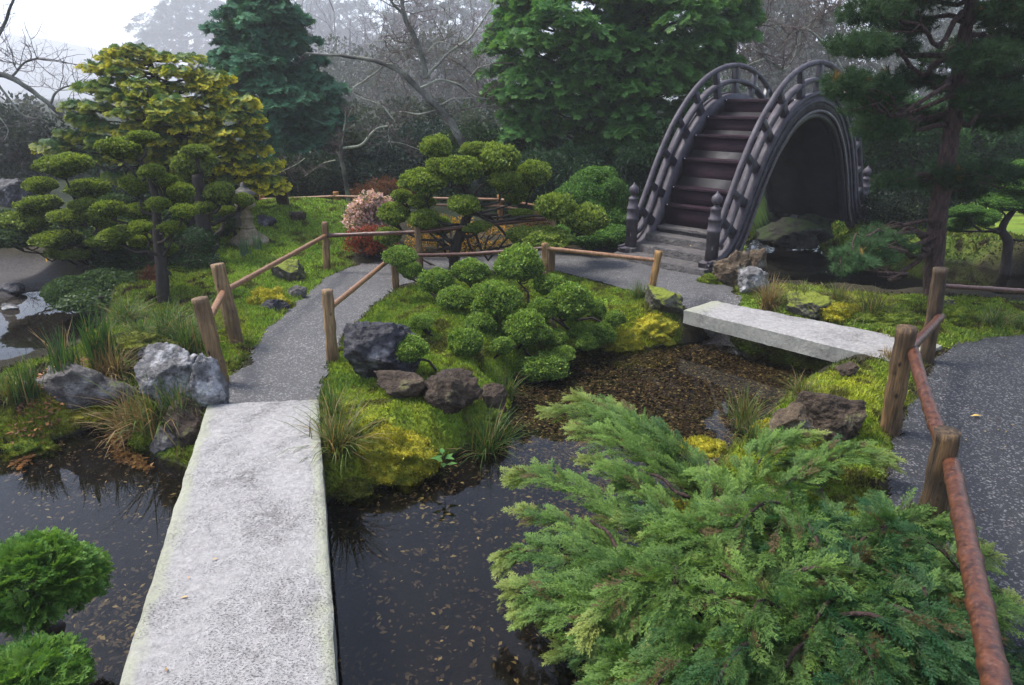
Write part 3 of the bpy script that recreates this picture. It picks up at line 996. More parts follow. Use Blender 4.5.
R('big bluish boulder behind the clipped trees at the pond', 6, 208, 44, 26, .7, 125, M['rock_dark'])
R('dark round stone standing in the upper pond', 6, 296, 22, 14, .9, 126, M['rock_dark'], z=WZ)
R('pale flat stepping stone in the upper pond', 6, 312, 18, 6, .9, 127, M['rock_pale'], z=WZ, sink=.1)
R('mossy rock at the foot of the clipped shrub by the fence post', 664, 316, 40, 30, .8, 128, M['rock_mossy'])
R('rounded mossy stone among grasses behind the slab', 812, 318, 46, 22, .8, 129, M['rock_mossy'])
R('grey stone by the sedge at the pond edge near the slab', 155, 350 + 36, 26, 14, .8, 130, M['rock_grey'])
R('dark stone above the pond in front of the clipped trees', 150, 372, 34, 26, .8, 131, M['rock_dark'])
R('mossy stone on the bank beyond the asphalt post', 845 + 100, 316, 26, 16, .8, 132, M['rock_mossy'])

# ================================================================== STONE LANTERN AND MARKER
lp = GG(250, 243)
ln = thing('stone_lantern', 'weathered stone lantern on a wide foot half hidden by a clipped pad', 'lantern', lp)
s = .76
v, t = lathe_geo(np.array([(0, -.05), (.38, -.05), (.40, .06), (.35, .11), (0.2, .11)]) * s, lp, 8); MB().add(v, t).build('base', M['lantern'], ln)
v, t = lathe_geo(np.array([(.28, .10), (.285, .15), (.21, .19), (.16, .25), (.135, .30), (.12, .30), (.135, .31), (.135, .34), (.115, .355), (.105, .50), (.12, .51), (.12, .54), (.10, .56), (.085, .66), (.1, .70), (.18, .74), (.2, .79), (0, .80)]) * s, lp, 24)
MB().add(v, t).build('shaft', M['lantern'], ln, True)
v, t = lathe_geo(np.array([(0, .79), (.13, .79), (.14, .82), (.14, .97), (0, .98)]) * s, lp, 6); MB().add(v, t).build('fire_box', M['rock_grey'], ln)
v, t = lathe_geo(np.array([(0, .97), (.25, .97), (.26, 1.0), (.12, 1.08), (.05, 1.13), (.05, 1.17), (.03, 1.2), (0, 1.22)]) * s, lp, 6); MB().add(v, t).build('roof_cap', M['rock_grey'], ln)

mk = G(51, 273, WZ)
st = thing('marker_stake', 'thin stake with white foot and yellow top standing at the pond', 'stake', mk)
m_y, nt_, o_ = new_mat('yellow_paint'); NT(nt_).pbsdf(o_, (0.75, 0.42, 0.03), 0.5)
m_w, nt_, o_ = new_mat('white_paint'); NT(nt_).pbsdf(o_, (0.75, 0.75, 0.75), 0.5)
v, t = tube_geo([mk - [0, 0, .2], mk + [-.005, 0, .10]], .02, 8); MB().add(v, t).build('foot', m_w, st)
v, t = tube_geo([mk + [-.005, 0, .10], mk + [-.012, 0, .25]], .019, 8); MB().add(v, t).build('top', m_y, st)
# ================================================================== VEGETATION HELPERS
def rmix(c0, c1, t):
    return np.asarray(c0) + (np.asarray(c1) - np.asarray(c0)) * np.asarray(t)[..., None]

def leaf_quads(pos, d, up, L, W, c0, c1, r):
    """rhombic leaves: arrays of base position, direction, facing; c0 base colour, c1 tip colour"""
    X = unit(d); Y = unit(np.cross(up, X)); Z = np.cross(X, Y)
    L = np.broadcast_to(L, (len(pos),))[:, None]; W = np.broadcast_to(W, (len(pos),))[:, None]
    m = pos + X * L * .5
    V = np.stack([pos, m + Y * W * .5 + Z * L * .08, pos + X * L, m - Y * W * .5 + Z * L * .08], 1)
    k = np.arange(len(pos))[:, None] * 4
    T = np.stack([k + [[0, 1, 2]], k + [[0, 2, 3]]], 1).reshape(-1, 3)
    C = np.stack([c0, lerp(c0, c1, .5), c1, lerp(c0, c1, .5)], 1)
    return V.reshape(-1, 3), T, C.reshape(-1, 3)

def dirs(n, r):
    return unit(r.normal(size=(n, 3)))

# ---- clipped pads: a few meshes that all cloud-pruned trees share
def pad_mesh(name, seed, nleaf, leaf, pal, dome=0.62, bottom=0.55, core=True, spiky=0.42, shell=0.22):
    r = np.random.default_rng(seed)
    d = dirs(nleaf, r)
    d = d[(d[:, 2] > -0.25) | (r.random(len(d)) < 0.45)]
    lobes = dirs(11, r); lobes[:, 2] = np.abs(lobes[:, 2]) * .9 - .1; lobes = unit(lobes)
    cl = np.max(d @ lobes.T, 1)
    lump = .74 + .26 * smooth(.62, 1.0, cl) + .11 * fbm(d * 2.3, 3, seed) + .05 * vnoise(d * 7, seed + 3)
    lump = lump * np.where(r.random(len(d)) < .035, r.uniform(1.04, 1.16, len(d)), 1)
    rad = lump * (1 - shell * r.random(len(d)) ** 1.6)
    p = d * rad[:, None]
    p[:, 2] = np.where(p[:, 2] > 0, p[:, 2] * dome, p[:, 2] * bottom)
    k = np.where(d[:, 2] < 0, 1 + 0.3 * d[:, 2], 1)
    p[:, 0] *= k; p[:, 1] *= k
    dr = unit(d * [1, 1, 1 / dome] * .75 + [0, 0, .25] + spiky * 1.5 * r.normal(size=d.shape))
    up = unit(d + [0, 0, .5] + .55 * r.normal(size=d.shape))
    f = np.clip(0.45 + 0.35 * fbm(d * 3.1, 2, seed + 5) + .28 * r.normal(size=len(d)) + .22 * d[:, 2], 0, 1)  # lighter new growth on top; undersides darkened as shade in the colour
    c1 = rmix(pal[0], pal[1], f); c0 = c1 * 0.36; c1 = c1 * 1.12  # leaf bases darkened in the colour to deepen the shade between leaves
    q = r.random(len(d)) < 0.05
    c1[q] = np.asarray(pal[2])
    L = leaf * r.uniform(.7, 1.3, len(d))
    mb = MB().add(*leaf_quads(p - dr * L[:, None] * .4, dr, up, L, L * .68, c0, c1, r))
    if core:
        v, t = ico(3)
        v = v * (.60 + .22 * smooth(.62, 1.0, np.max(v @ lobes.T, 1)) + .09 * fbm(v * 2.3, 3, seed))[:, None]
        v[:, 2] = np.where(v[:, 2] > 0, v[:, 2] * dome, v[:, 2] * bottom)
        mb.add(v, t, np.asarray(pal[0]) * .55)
    return mb.mesh(name, M['leaf'])

PAL_MID = ((0.065, 0.125, 0.02), (0.32, 0.42, 0.06), (0.48, 0.50, 0.10))
PAL_OLIVE = ((0.055, 0.095, 0.018), (0.29, 0.38, 0.05), (0.40, 0.42, 0.07))
PAL_LOW = ((0.055, 0.13, 0.024), (0.28, 0.43, 0.065), (0.48, 0.52, 0.11))
PAL_DARK = ((0.025, 0.06, 0.02), (0.085, 0.15, 0.045), (0.14, 0.2, 0.05))
PAL_HEDGE = ((0.035, 0.11, 0.018), (0.15, 0.32, 0.045), (0.26, 0.40, 0.06))
PADS = {
    'mid': [pad_mesh('clipped_pad', 20 + i, 6500, .135, PAL_MID) for i in range(3)],
    'olive': [pad_mesh('clipped_pad', 30 + i, 5000, .14, PAL_OLIVE, .55, .6) for i in range(3)],
    'low': [pad_mesh('clipped_pad', 40 + i, 9500, .115, PAL_LOW, .78, .6) for i in range(4)],
    'dark': [pad_mesh('clipped_pad', 50 + i, 3800, .13, PAL_DARK, .5, .45, spiky=.7) for i in range(2)],
    'hedge': [pad_mesh('clipped_pad', 60 + i, 9000, .085, PAL_HEDGE, .8, .8, spiky=.8) for i in range(2)],
}

def limb(mb, a, b, r0, r1, seed, n=9, wob=.12, sides=7, sag=0.0, col=(1, 1, 1)):
    a, b = np.asarray(a, float), np.asarray(b, float)
    t = np.linspace(0, 1, n)
    L = np.linalg.norm(b - a)
    P = a + (b - a) * t[:, None]
    w = np.sin(t * PI)[:, None] * L * wob
    P = P + w * np.stack([vnoise(np.stack([t * 3, t * 0 + seed, t * 0 + k], -1), seed + k) for k in range(3)], -1)
    P[:, 2] -= np.sin(t * PI) * sag * L
    v, tt = tube_geo(P, lerp(r0, r1, t), sides, True, .1, seed)
    mb.add(v, tt, col)
    return P

def cloud_tree(name, label, base, trunk_pts, r0, pads, kind, Y, group=None, cat='tree', mat='bark_dark', spread=.5, sz=1.0, twigs=True):
    """trunk_pts: world points; pads: (px, py, half width, half height[, dy]) in picture units round depth Y"""
    root = thing(name, label, cat, base, group)
    r = np.random.default_rng(int(abs(base[0] * 977 + base[1] * 131) * 10) % 9999)
    tp = cr(trunk_pts, 8)
    mb = MB()
    v, t = tube_geo(tp, np.linspace(r0, r0 * .45, len(tp)), 12, True, .14, 3)
    mb.add(v, t)
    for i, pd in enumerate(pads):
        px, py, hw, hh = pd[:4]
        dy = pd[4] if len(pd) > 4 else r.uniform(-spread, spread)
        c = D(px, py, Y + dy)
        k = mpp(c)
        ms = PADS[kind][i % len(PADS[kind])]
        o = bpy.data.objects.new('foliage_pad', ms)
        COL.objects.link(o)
        o.parent = root
        o.location = tuple(c - base)
        w = hw * k * 1.0 * sz
        h = hh * k / (.70 if kind in ('low', 'hedge') else .58) * sz
        o.scale = (w, w * r.uniform(.85, 1.05), h)
        o.rotation_euler = (r.uniform(-.12, .12), r.uniform(-.12, .12), r.uniform(0, 6.28))
        # a limb from the trunk into the pad
        foot = c - [0, 0, h * .42]
        j = int(np.argmin(np.linalg.norm(tp - (foot - [0, 0, .25]), axis=1)))
        rr = max(.010, r0 * .26)
        P = limb(mb, tp[j], foot, rr, rr * .55, 7 * i + 3, 9, .2, 7, .12)
        if twigs:
            for q in range(4):
                e = c + np.array([r.uniform(-.6, .6) * w, r.uniform(-.6, .6) * w, r.uniform(-.25, .1) * h])
                limb(mb, P[-2], e, rr * .45, .004, i * 31 + q, 5, .15, 5)
    mb.build('trunk', M[mat], root, True)
    return root

# ---- centre: the tall clipped tree behind, the low clipped shrub before it
YA = 9.3
bA_ = GG(455, 268)
cloud_tree('clipped_tree', 'tall cloud-clipped tree with dark forked trunk and domed pads behind the low shrub', bA_,
    [bA_ - [0, 0, .1], D(455, 250, YA), D(465, 222, YA), D(470, 205, YA), D(462, 180, YA)], .085,
    [(437, 151, 20, 16), (462, 171, 23, 17), (497, 164, 28, 20), (424, 183, 29, 15), (440, 168, 17, 12), (534, 176, 21, 15), (514, 193, 19, 15), (464, 206, 19, 12), (393, 216, 18, 14),
     (425, 222, 19, 13), (556, 208, 23, 16), (421, 203, 16, 9), (388, 238, 15, 11), (473, 150, 15, 9), (440, 228, 15, 11), (402, 197, 12, 8), (522, 214, 15, 6), (478, 228, 16, 6), (505, 182, 20, 12),
     (545, 240, 32, 12, -.5), (522, 237, 17, 10, -.3), (585, 222, 26, 18, .5)], 'mid', YA, 'cloud-clipped trees', spread=.45, sz=.92)
YB = 6.9
bB_ = GG(462, 372)
cloud_tree('clipped_shrub', 'low cloud-clipped shrub of many round pads leaning over the leafy pond', bB_,
    [bB_ - [0.02, 0, .1], D(470, 352, YB - .6), D(492, 340, YB - .1), D(520, 318, YB + .1), D(545, 300, YB + .2)], .062,
    [(520, 267, 27, 22, .6), (470, 274, 23, 15, .6), (436, 283, 20, 15, .5), (455, 300, 20, 14, .1), (497, 303, 30, 23, -.1), (570, 306, 27, 23, .0), (552, 288, 22, 14, .5), (526, 331, 28, 22, -.4),
     (400, 258, 19, 12, .9), (410, 272, 15, 12, .8), (464, 346, 22, 18, -.95), (410, 350, 23, 15, -1.5), (421, 323, 15, 9, -.6), (602, 335, 19, 13, .1), (544, 369, 30, 16, -.6), (582, 333, 18, 11, .0),
     (596, 312, 12, 12, .3), (447, 287, 14, 10, .8), (556, 340, 18, 11, -.2), (480, 298, 16, 14, .3), (482, 324, 19, 14, -.3), (541, 312, 19, 14, -.1), (503, 348, 15, 11, -.65), (563, 355, 15, 9, -.45), (614, 320, 13, 10, .2), (586, 345, 15, 9, -.2)], 'low', YB, 'cloud-clipped trees', cat='shrub', spread=.3, sz=.89)

# ---- left: three clipped trees
b1 = GG(163, 303); YL = b1[1] + .15
cloud_tree('clipped_tree', 'cloud-clipped tree with a single bare dark trunk rising from the grassy pond bank', b1,
    [b1 - [0, 0, .1], D(162, 275, b1[1]), D(158, 235, b1[1] + .1), D(155, 195, b1[1] + .2), D(146, 165, b1[1] + .2)], .075,
    [(119, 149, 25, 13), (142, 138, 17, 8), (135, 186, 17, 11), (177, 195, 18, 14), (165, 181, 14, 8), (140, 213, 17, 11), (108, 210, 18, 11), (150, 240, 22, 9), (118, 236, 22, 10), (165, 250, 14, 8), (185, 212, 14, 9), (158, 205, 13, 9, -.2), (152, 172, 14, 9, -.1), (172, 228, 14, 8, -.2), (140, 228, 14, 8, -.4)], 'olive', YL, 'cloud-clipped trees', spread=.4, sz=.92)
YL2 = 10.0
b2 = GG(203, 262)
cloud_tree('clipped_tree', 'cloud-clipped tree with the thickest trunk, beside the stone lantern', b2,
    [b2 - [0, 0, .1], D(204, 235, b2[1]), D(201, 205, b2[1]), D(197, 175, b2[1])], .14,
    [(195, 166, 23, 18), (220, 194, 16, 13), (205, 208, 13, 9), (243, 201, 11, 9), (188, 182, 15, 10), (180, 216, 14, 10), (215, 228, 14, 7), (196, 152, 15, 8), (172, 232, 15, 9), (225, 212, 12, 7), (190, 198, 13, 8, -.3)], 'olive', YL2, 'cloud-clipped trees', spread=.4, sz=.95)
YL3 = 9.6
b3 = GG(92, 262)
cloud_tree('clipped_tree', 'cloud-clipped tree with wide flat pads stretching out over the upper pond', b3,
    [b3 - [0, 0, .1], D(92, 245, b3[1]), D(82, 220, b3[1]), D(76, 190, b3[1])], .07,
    [(65, 166, 29, 14), (40, 187, 17, 11), (40, 206, 24, 11), (70, 218, 22, 10), (25, 222, 26, 11), (88, 190, 22, 12), (12, 240, 24, 10), (55, 240, 26, 10), (110, 243, 22, 9), (60, 253, 16, 8), (96, 218, 18, 9), (75, 255, 18, 6), (85, 206, 16, 9, -.3), (112, 228, 16, 9, .1)], 'olive', YL3, 'cloud-clipped trees', spread=.4, sz=.92)
b4 = GG(66, 252)
cloud_tree('spreading_shrub', 'dark green spreading shrub under the flat pads at the upper pond', b4, [b4 - [0, 0, .1], b4 + [0, 0, .3], b4 + [.05, 0, .5]], .05,
    [(20, 235, 36, 15), (50, 232, 32, 13), (85, 238, 32, 13), (115, 225, 30, 15), (8, 222, 25, 13), (105, 205, 24, 15), (130, 240, 30, 15), (160, 225, 25, 18), (100, 252, 26, 9)], 'dark', 10.3, cat='shrub', spread=.5, twigs=False)
b5 = GG(100, 312)
cloud_tree('weeping_shrub', 'low dark weeping shrub hanging over the edge of the upper pond', b5, [b5 - [0, 0, .1], b5 + [0, 0, .1], b5 + [.05, 0, .2]], .05,
    [(72, 290, 26, 14, -.2), (95, 284, 30, 15, .1), (120, 286, 26, 16, 0), (90, 300, 32, 12, -.4), (115, 304, 24, 14, -.3), (60, 298, 14, 12, -.4), (140, 292, 22, 12, .1)], 'dark', 8.6, cat='shrub', spread=.3, twigs=False)
b6 = GG(236, 240)
cloud_tree('clipped_bush', 'small rounded green bush between the thick trunk and the lantern', b6, [b6 - [0, 0, .1], b6 + [0, 0, .1], b6 + [.0, 0, .15]], .04,
    [(222, 225, 14, 17, .1)], 'dark', b6[1], cat='bush', twigs=False)

# ---- right: clipped pine beyond the stream
b7 = GG(1010, 258)
cloud_tree('clipped_tree', 'small clipped tree with bright flat pads on the lawn beyond the stream', b7,
    [b7 - [0, 0, .1], D(1008, 245, b7[1]), D(1002, 228, b7[1]), D(1015, 208, b7[1])], .085,
    [(1004, 203, 24, 9), (985, 219, 15, 9), (968, 213, 20, 7), (1018, 188, 26, 8), (1040, 210, 26, 10), (1030, 170, 22, 9), (955, 226, 14, 7)], 'hedge', b7[1], 'cloud-clipped trees', spread=.3)

# ---- by the steps: bushes
def bush(name, label, px, py, pads, kind, Y, cat='bush', **k):
    b = GG(px, py)
    return cloud_tree(name, label, b, [b - [0, 0, .1], b + [0, 0, .12], b + [.02, 0, .3]], .04, pads, kind, Y, cat=cat, twigs=False, **k)
bush('rounded_bush', 'large bright green rounded bush beside the bridge newel post', 600, 246, [(592, 198, 28, 24, .15), (572, 204, 22, 18, -.1), (617, 206, 20, 20, .1), (598, 180, 22, 12, .3), (608, 224, 24, 16, -.1), (582, 186, 15, 10, .1), (612, 190, 15, 11, 0), (590, 215, 18, 14, -.25), (562, 216, 15, 12, 0), (625, 222, 12, 12, .1)], 'hedge', 11.3)
bush('low_bush', 'low bright green ground bush along the path beneath the rounded bush', 600, 250, [(560, 237, 24, 10, 0), (590, 240, 26, 10, -.1), (615, 238, 22, 11, .1)], 'hedge', 10.6)

# ---- near the camera at the left: feathery clipped pads over the water
def fan_tpl(nside=7, L=1.0, seed=1, wid=.055, zj=.05, sub=3):
    """a flat feathery spray along +X, unit length; returns verts, tris, 0..1 along"""
    r = np.random.default_rng(seed)
    V, T, g = [], [], []
    def leaf(p, d, l, w):
        d = unit(d); y = unit(np.cross([0, 0, 1.0], d)); k = len(V)
        V.extend([p, p + d * l * .45 + y * w / 2, p + d * l, p + d * l * .45 - y * w / 2])
        T.extend([[k, k + 1, k + 2], [k, k + 2, k + 3]])
        g.extend([p[0] + .15 * abs(p[1]), p[0] + .2 * abs(p[1]), p[0] + .3, p[0] + .2 * abs(p[1])])
    leaf(np.array([0, 0, 0.]), np.array([1., 0, 0]), .45, wid * .6)
    leaf(np.array([.4, 0, .02]), np.array([1., 0, 0.0]), .45, wid * .7)
    for i in range(nside):
        t = .12 + .8 * i / nside
        for s in (-1, 1):
            l = (.52 * (1 - t) ** .7 + .10) * r.uniform(.8, 1.15)
            a = math.radians(r.uniform(36, 56)) * s
            d = np.array([math.cos(a), math.sin(a), r.uniform(-zj, zj) * 3])
            p = np.array([t, 0, .03 * math.sin(t * 3)])
            m = max(1, int(round(sub * l / .35)))
            leaf(p, d, l * .6, wid * .8)
            for j in range(m):
                q = p + d * l * (.35 + .55 * j / m)
                for s2 in (-1, 1):
                    a2 = a + s2 * math.radians(r.uniform(28, 48))
                    leaf(q, np.array([math.cos(a2), math.sin(a2), r.uniform(-zj, zj) * 6]), l * .38, wid)
            leaf(p + d * l * .55, d + [0, 0, r.uniform(-zj, zj) * 3], l * .5, wid)
    return np.array(V), np.array(T), np.clip(np.array(g), 0, 1)

FANS = [fan_tpl(6, seed=i, sub=2, wid=.075) for i in range(4)]
FANS_FINE = [fan_tpl(8, seed=20 + i, sub=3, wid=.050, zj=.09) for i in range(5)]
FANS_FAR = [fan_tpl(4, seed=40 + i, sub=1, wid=.12) for i in range(3)]

def add_fans(mb, tpls, pos, d, up, sc, c0, c1, r, gp=1.0):
    k = r.integers(0, len(tpls), len(pos))
    for i, (v, t, g) in enumerate(tpls):
        s = k == i
        if not s.any(): continue
        V, T = scatter(v, t, pos[s], d[s], up[s], sc[s])
        gg = g[None, :, None] ** gp
        C = c0[s][:, None] * (1 - gg) + c1[s][:, None] * gg
        mb.add(V, T, C.reshape(-1, 3))

def hinoki_pad(label, px, py, Z, w, h, seed, n=900):
    c = G(px, py, Z)
    k = mpp(c)
    r = np.random.default_rng(seed)
    b = np.array([c[0] - .1, c[1] + .05, WZ - .05])
    root = thing('clipped_shrub', label, 'shrub', b, 'cloud-clipped trees')
    d = dirs(n, r); d = d[d[:, 2] > -.35]
    lump = 1 + .15 * fbm(d * 2.1, 3, seed)
    p = d * lump[:, None] * np.array([w * k, w * k * .9, h * k * 1.25]) * r.uniform(.72, 1, len(d))[:, None] + c
    dr = unit(d * [1, 1, .5] + [0, 0, .12] + .35 * r.normal(size=d.shape))
    up = unit(d * [.5, .5, 1] + .4 * r.normal(size=d.shape) + [0, 0, .4])
    f = np.clip(r.normal(.5, .25, len(d)), 0, 1)
    c1 = rmix((0.06, .17, .03), (.18, .32, .05), f)
    mb = MB(); add_fans(mb, FANS_FINE, p - dr * .05, dr, up, r.uniform(.075, .12, len(d)), c1 * .55, c1, r)
    mb.build('foliage', M['leaf'], root)
    mb = MB(); P = limb(mb, b, c - [0, 0, h * k * .2], .035, .02, seed, 9, .15, 9)
    for q in range(14):
        limb(mb, P[-2], c + (r.random(3) - .5) * [w * k * 1.3, w * k * 1.3, h * k * .5], .012, .004, seed + q, 6, .2, 5)
    mb.build('trunk', M['bark_dark'], root, True)
hinoki_pad('feathery bright green clipped dome rising from the near water', 36, 584, .14, 58, 34, 5, 1500)
hinoki_pad('second feathery clipped pad, lower and at the bottom corner of the water', 28, 682, -.02, 50, 22, 6, 1000)

# ================================================================== CONIFERS WITH LAYERED SPRAYS
def in_poly_samples(poly, n, mind, r):
    poly = np.asarray(poly, float); lo, hi = poly.min(0), poly.max(0)
    out = []
    for _ in range(n * 60):
        p = lo + r.random(2) * (hi - lo)
        if sdf(poly, p[:1], p[1:])[0] > 0: continue
        if out and min((p[0] - q[0]) ** 2 + ((p[1] - q[1]) * 1.7) ** 2 for q in out) < mind * mind: continue
        out.append(p)
        if len(out) >= n: break
    return np.array(out)

def layered_tree(name, label, base, trunk, r0, outline, Y, depth, n, mind, clump, fans, fan_len, cols, seed, mat='leaf', tpls=None, group=None, cat='tree', bark='bark_dark', flat=.34, droop=.42, tipmask=None, mind_back=1.0, gp=1.3, tipw=.55):
    r = np.random.default_rng(seed)
    root = thing(name, label, cat, base, group)
    tp = cr(trunk, 8)
    tmb = MB(); v, t = tube_geo(tp, np.linspace(r0, r0 * .3, len(tp)), 10, True, .1, seed); tmb.add(v, t)
    S = in_poly_samples(outline, n, mind, r)
    mb = MB()
    po, do, uo, so, ca, cb = [], [], [], [], [], []
    xs = S[:, 0]
    for i, (px, py) in enumerate(S):
        e = -sdf(np.asarray(outline, float), np.array([px]), np.array([py]))[0]
        k0 = mpp(D(px, py, Y))
        th = depth * np.clip(e * k0 / 0.8, .15, 1)
        for side in (-1, 1):
            if side == 1 and r.random() > mind_back: continue
            c = D(px + r.uniform(-4, 4), py + r.uniform(-3, 3), Y + side * th * r.uniform(.25, 1))
            R_ = clump * k0 * r.uniform(.7, 1.25)
            m = int(fans * r.uniform(.8, 1.2))
            j = int(np.argmin(np.abs(tp[:, 2] - (c[2] - .1 * abs(c[0] - tp[0, 0])))))
            ax = tp[j]
            outw = unit(c - ax) * [1, 1, .15]
            limb(tmb, ax, c - outw * R_ * .3, max(.012, r0 * .22), .006, i * 3 + side, 6, .12, 5, .05)
            a = r.uniform(0, 2 * PI, m); q = np.sqrt(r.random(m))
            lp_ = np.stack([np.cos(a) * q, np.sin(a) * q, (1 - q * q) * flat + r.normal(0, .07, m)], -1) * R_
            rad = unit(np.stack([np.cos(a), np.sin(a), 0 * a], -1))
            dd = unit(rad * .8 + outw * .5 + r.normal(0, .45, (m, 3)) * [1, 1, .6] + [0, 0, -droop])
            po.append(c + lp_); do.append(dd); uo.append(unit(r.normal(0, .55, (m, 3)) + rad * .75 + [0, 0, .8]))
            so.append(fan_len * r.uniform(.7, 1.25, m))
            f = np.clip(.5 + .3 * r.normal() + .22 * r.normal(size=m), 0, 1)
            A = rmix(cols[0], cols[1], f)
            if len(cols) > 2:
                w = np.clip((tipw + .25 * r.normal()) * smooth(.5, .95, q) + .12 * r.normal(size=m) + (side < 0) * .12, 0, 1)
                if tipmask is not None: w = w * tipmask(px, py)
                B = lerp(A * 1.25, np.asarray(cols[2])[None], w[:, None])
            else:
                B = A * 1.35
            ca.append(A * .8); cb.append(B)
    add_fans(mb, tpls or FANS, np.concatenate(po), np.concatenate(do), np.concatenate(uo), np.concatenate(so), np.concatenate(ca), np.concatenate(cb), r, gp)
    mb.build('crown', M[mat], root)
    tmb.build('trunk', M[bark], root, True)
    return root

YG = 11.6
bg = np.array([*D(190, 245, YG)[:2], 0]); bg[2] = gz1(bg[0], bg[1])
GOLD_O = [(110, 52), (128, 45), (152, 45), (165, 60), (185, 52), (196, 72), (226, 78), (228, 96), (246, 104), (250, 120), (262, 138), (258, 150), (277, 178), (268, 196), (246, 192), (210, 178), (170, 190), (120, 190), (95, 168), (52, 152), (60, 138), (82, 128), (72, 112), (82, 100), (80, 82), (98, 74)]
layered_tree('golden_cypress', 'broad cypress with yellow-tipped layered sprays behind the clipped trees', bg, [bg - [0, 0, .1], D(188, 215, YG), D(175, 150, YG), D(160, 95, YG), D(148, 58, YG)], .13,
             GOLD_O, YG, .9, 112, 11, 12, 66, .125, ((.026, .09, .034), (.085, .20, .058), (.95, .80, .03)), 3, mind_back=.6, gp=1.2, tipw=.78, flat=.42, tipmask=lambda px, py: np.clip(.35 + .65 * ((px - 110) / 100), .35, 1.0) if py > 70 else .8)

YK = 17.5
bk = np.array([*D(268, 200, YK)[:2], 0]); bk[2] = gz1(bk[0], bk[1])
DARK_O = [(258, -30), (275, -5), (290, 8), (296, 20), (285, 30), (302, 40), (300, 62), (318, 58), (318, 78), (332, 90), (328, 104), (340, 122), (330, 136), (338, 150), (322, 160), (322, 178), (300, 186), (275, 182), (262, 150), (248, 130), (232, 100), (214, 72), (212, 62), (222, 48), (212, 34), (228, 20), (240, 12), (245, -5)]
layered_tree('dark_conifer', 'tall dark blue-green conifer with tiered boughs behind the golden cypress', bk, [bk - [0, 0, .1], D(268, 120, YK), D(264, 40, YK), D(262, -30, YK)], .2,
             DARK_O, YK, 1.5, 95, 12, 14, 80, .22, ((.024, .095, .050), (.08, .21, .105)), 4, 'leaf_matte', FANS_FAR, mind_back=.6, flat=.36)

YC = 16.0
bc = np.array([*D(620, 210, YC)[:2], 0]); bc[2] = gz1(bc[0], bc[1])
BIG_O = [(505, -60), (515, 0), (498, 22), (492, 50), (500, 62), (488, 80), (492, 100), (502, 118), (490, 138), (498, 152), (525, 166), (560, 176), (610, 190), (650, 200), (690, 190), (690, 130), (700, 85), (722, 62), (738, 40), (742, 0), (748, -60)]
layered_tree('broad_conifer', 'massive dense dark green conifer filling the space beside the drum bridge', bc, [bc - [0, 0, .1], D(615, 120, YC), D(610, 40, YC), D(610, -60, YC)], .26,
             BIG_O, YC, 1.9, 180, 15.5, 17.5, 95, .20, ((.026, .11, .030), (.10, .26, .055), (.24, .40, .08)), 5, 'leaf', FANS_FAR, mind_back=.6, flat=.45, tipmask=lambda px, py: .55)

# misty conifers and trees far away, each its own tree
def mist_tree(label, px, top, bot, w, Y, seed, cols=((.02, .04, .03), (.05, .075, .045))):
    b = np.array([*D(px, 190, Y)[:2], 0]); b[2] = gz1(b[0], b[1])
    o = []
    r = np.random.default_rng(seed)
    for i in range(9):
        t = i / 8
        o.append((px + w * (.12 + .88 * t ** .8) * r.uniform(.8, 1.15), top + (bot - top) * t))
    for i in range(8, -1, -1):
        t = i / 8
        o.append((px - w * (.12 + .88 * t ** .8) * r.uniform(.8, 1.15), top + (bot - top) * t))
    layered_tree('misty_tree', label, b, [b, D(px, bot - 10, Y), D(px, top, Y)], .006 * Y, o, Y, .04 * Y, 70, 12, 17, 26, .011 * Y, cols, seed, 'leaf_matte', FANS_FAR, 'far trees fading in the mist', flat=.5, mind_back=.4)
mist_tree('feathery tree half dissolved in mist above the golden cypress', 196, -10, 62, 62, 340, 301)
mist_tree('pale misty conifer rising beyond the dark tiered conifer', 330, -12, 90, 70, 290, 302)
mist_tree('misty wide tree beyond the bare lichen branches', 430, -14, 110, 70, 170, 303, ((.03, .05, .03), (.07, .09, .05)))
mist_tree('misty tree showing between the bare tree and broad conifer', 490, -14, 110, 50, 200, 304)
mist_tree('grey misty tree behind the top of the drum bridge', 790, -25, 110, 75, 110, 305, ((.03, .055, .03), (.08, .11, .05)))
mist_tree('tall misty tree beyond the pine boughs', 935, -25, 130, 80, 130, 306)

# ================================================================== LEAFY BUSHES AND BACK GROWTH
def leafy(name, label, px, py, outline, Y, depth, n, R_px, leaves, L, pal, seed, cat='bush', group=None, W=.55, mat='leaf', droop=0.0, two=0.0):
    r = np.random.default_rng(seed)
    b = np.array([*D(px, py, Y)[:2], 0]); b[2] = gz1(b[0], b[1])
    root = thing(name, label, cat, b, group)
    S = in_poly_samples(outline, n, R_px * .75, r)
    mb = MB(); tb = MB()
    for i, (x, y) in enumerate(S):
        c = D(x, y, Y + r.uniform(-depth, depth))
        k = mpp(c); R = R_px * k * r.uniform(.75, 1.3)
        d = dirs(leaves, r)
        p = c + d * R * (r.random(leaves) ** .33)[:, None] * [1, 1, .75]
        dr = unit(d + .8 * r.normal(size=d.shape) + [0, 0, .15 - droop])
        f = np.clip(.5 + .25 * r.normal() + .25 * r.normal(size=leaves), 0, 1)
        if two: f = np.where(r.random(leaves) < two, .75 + .25 * f, .25 * f)
        c1 = rmix(pal[0], pal[1], f); l = L * r.uniform(.6, 1.3, leaves)
        mb.add(*leaf_quads(p, dr, unit(r.normal(size=d.shape) + [0, 0, .6]), l, l * W, c1 * .7, c1, r))
        if i % 2 == 0: limb(tb, b + [r.uniform(-.2, .2), 0, 0], c, .03, .006, i + seed, 7, .1, 5)
    mb.build('foliage', M[mat], root)
    tb.build('stem', M['bark_dark'], root, True)

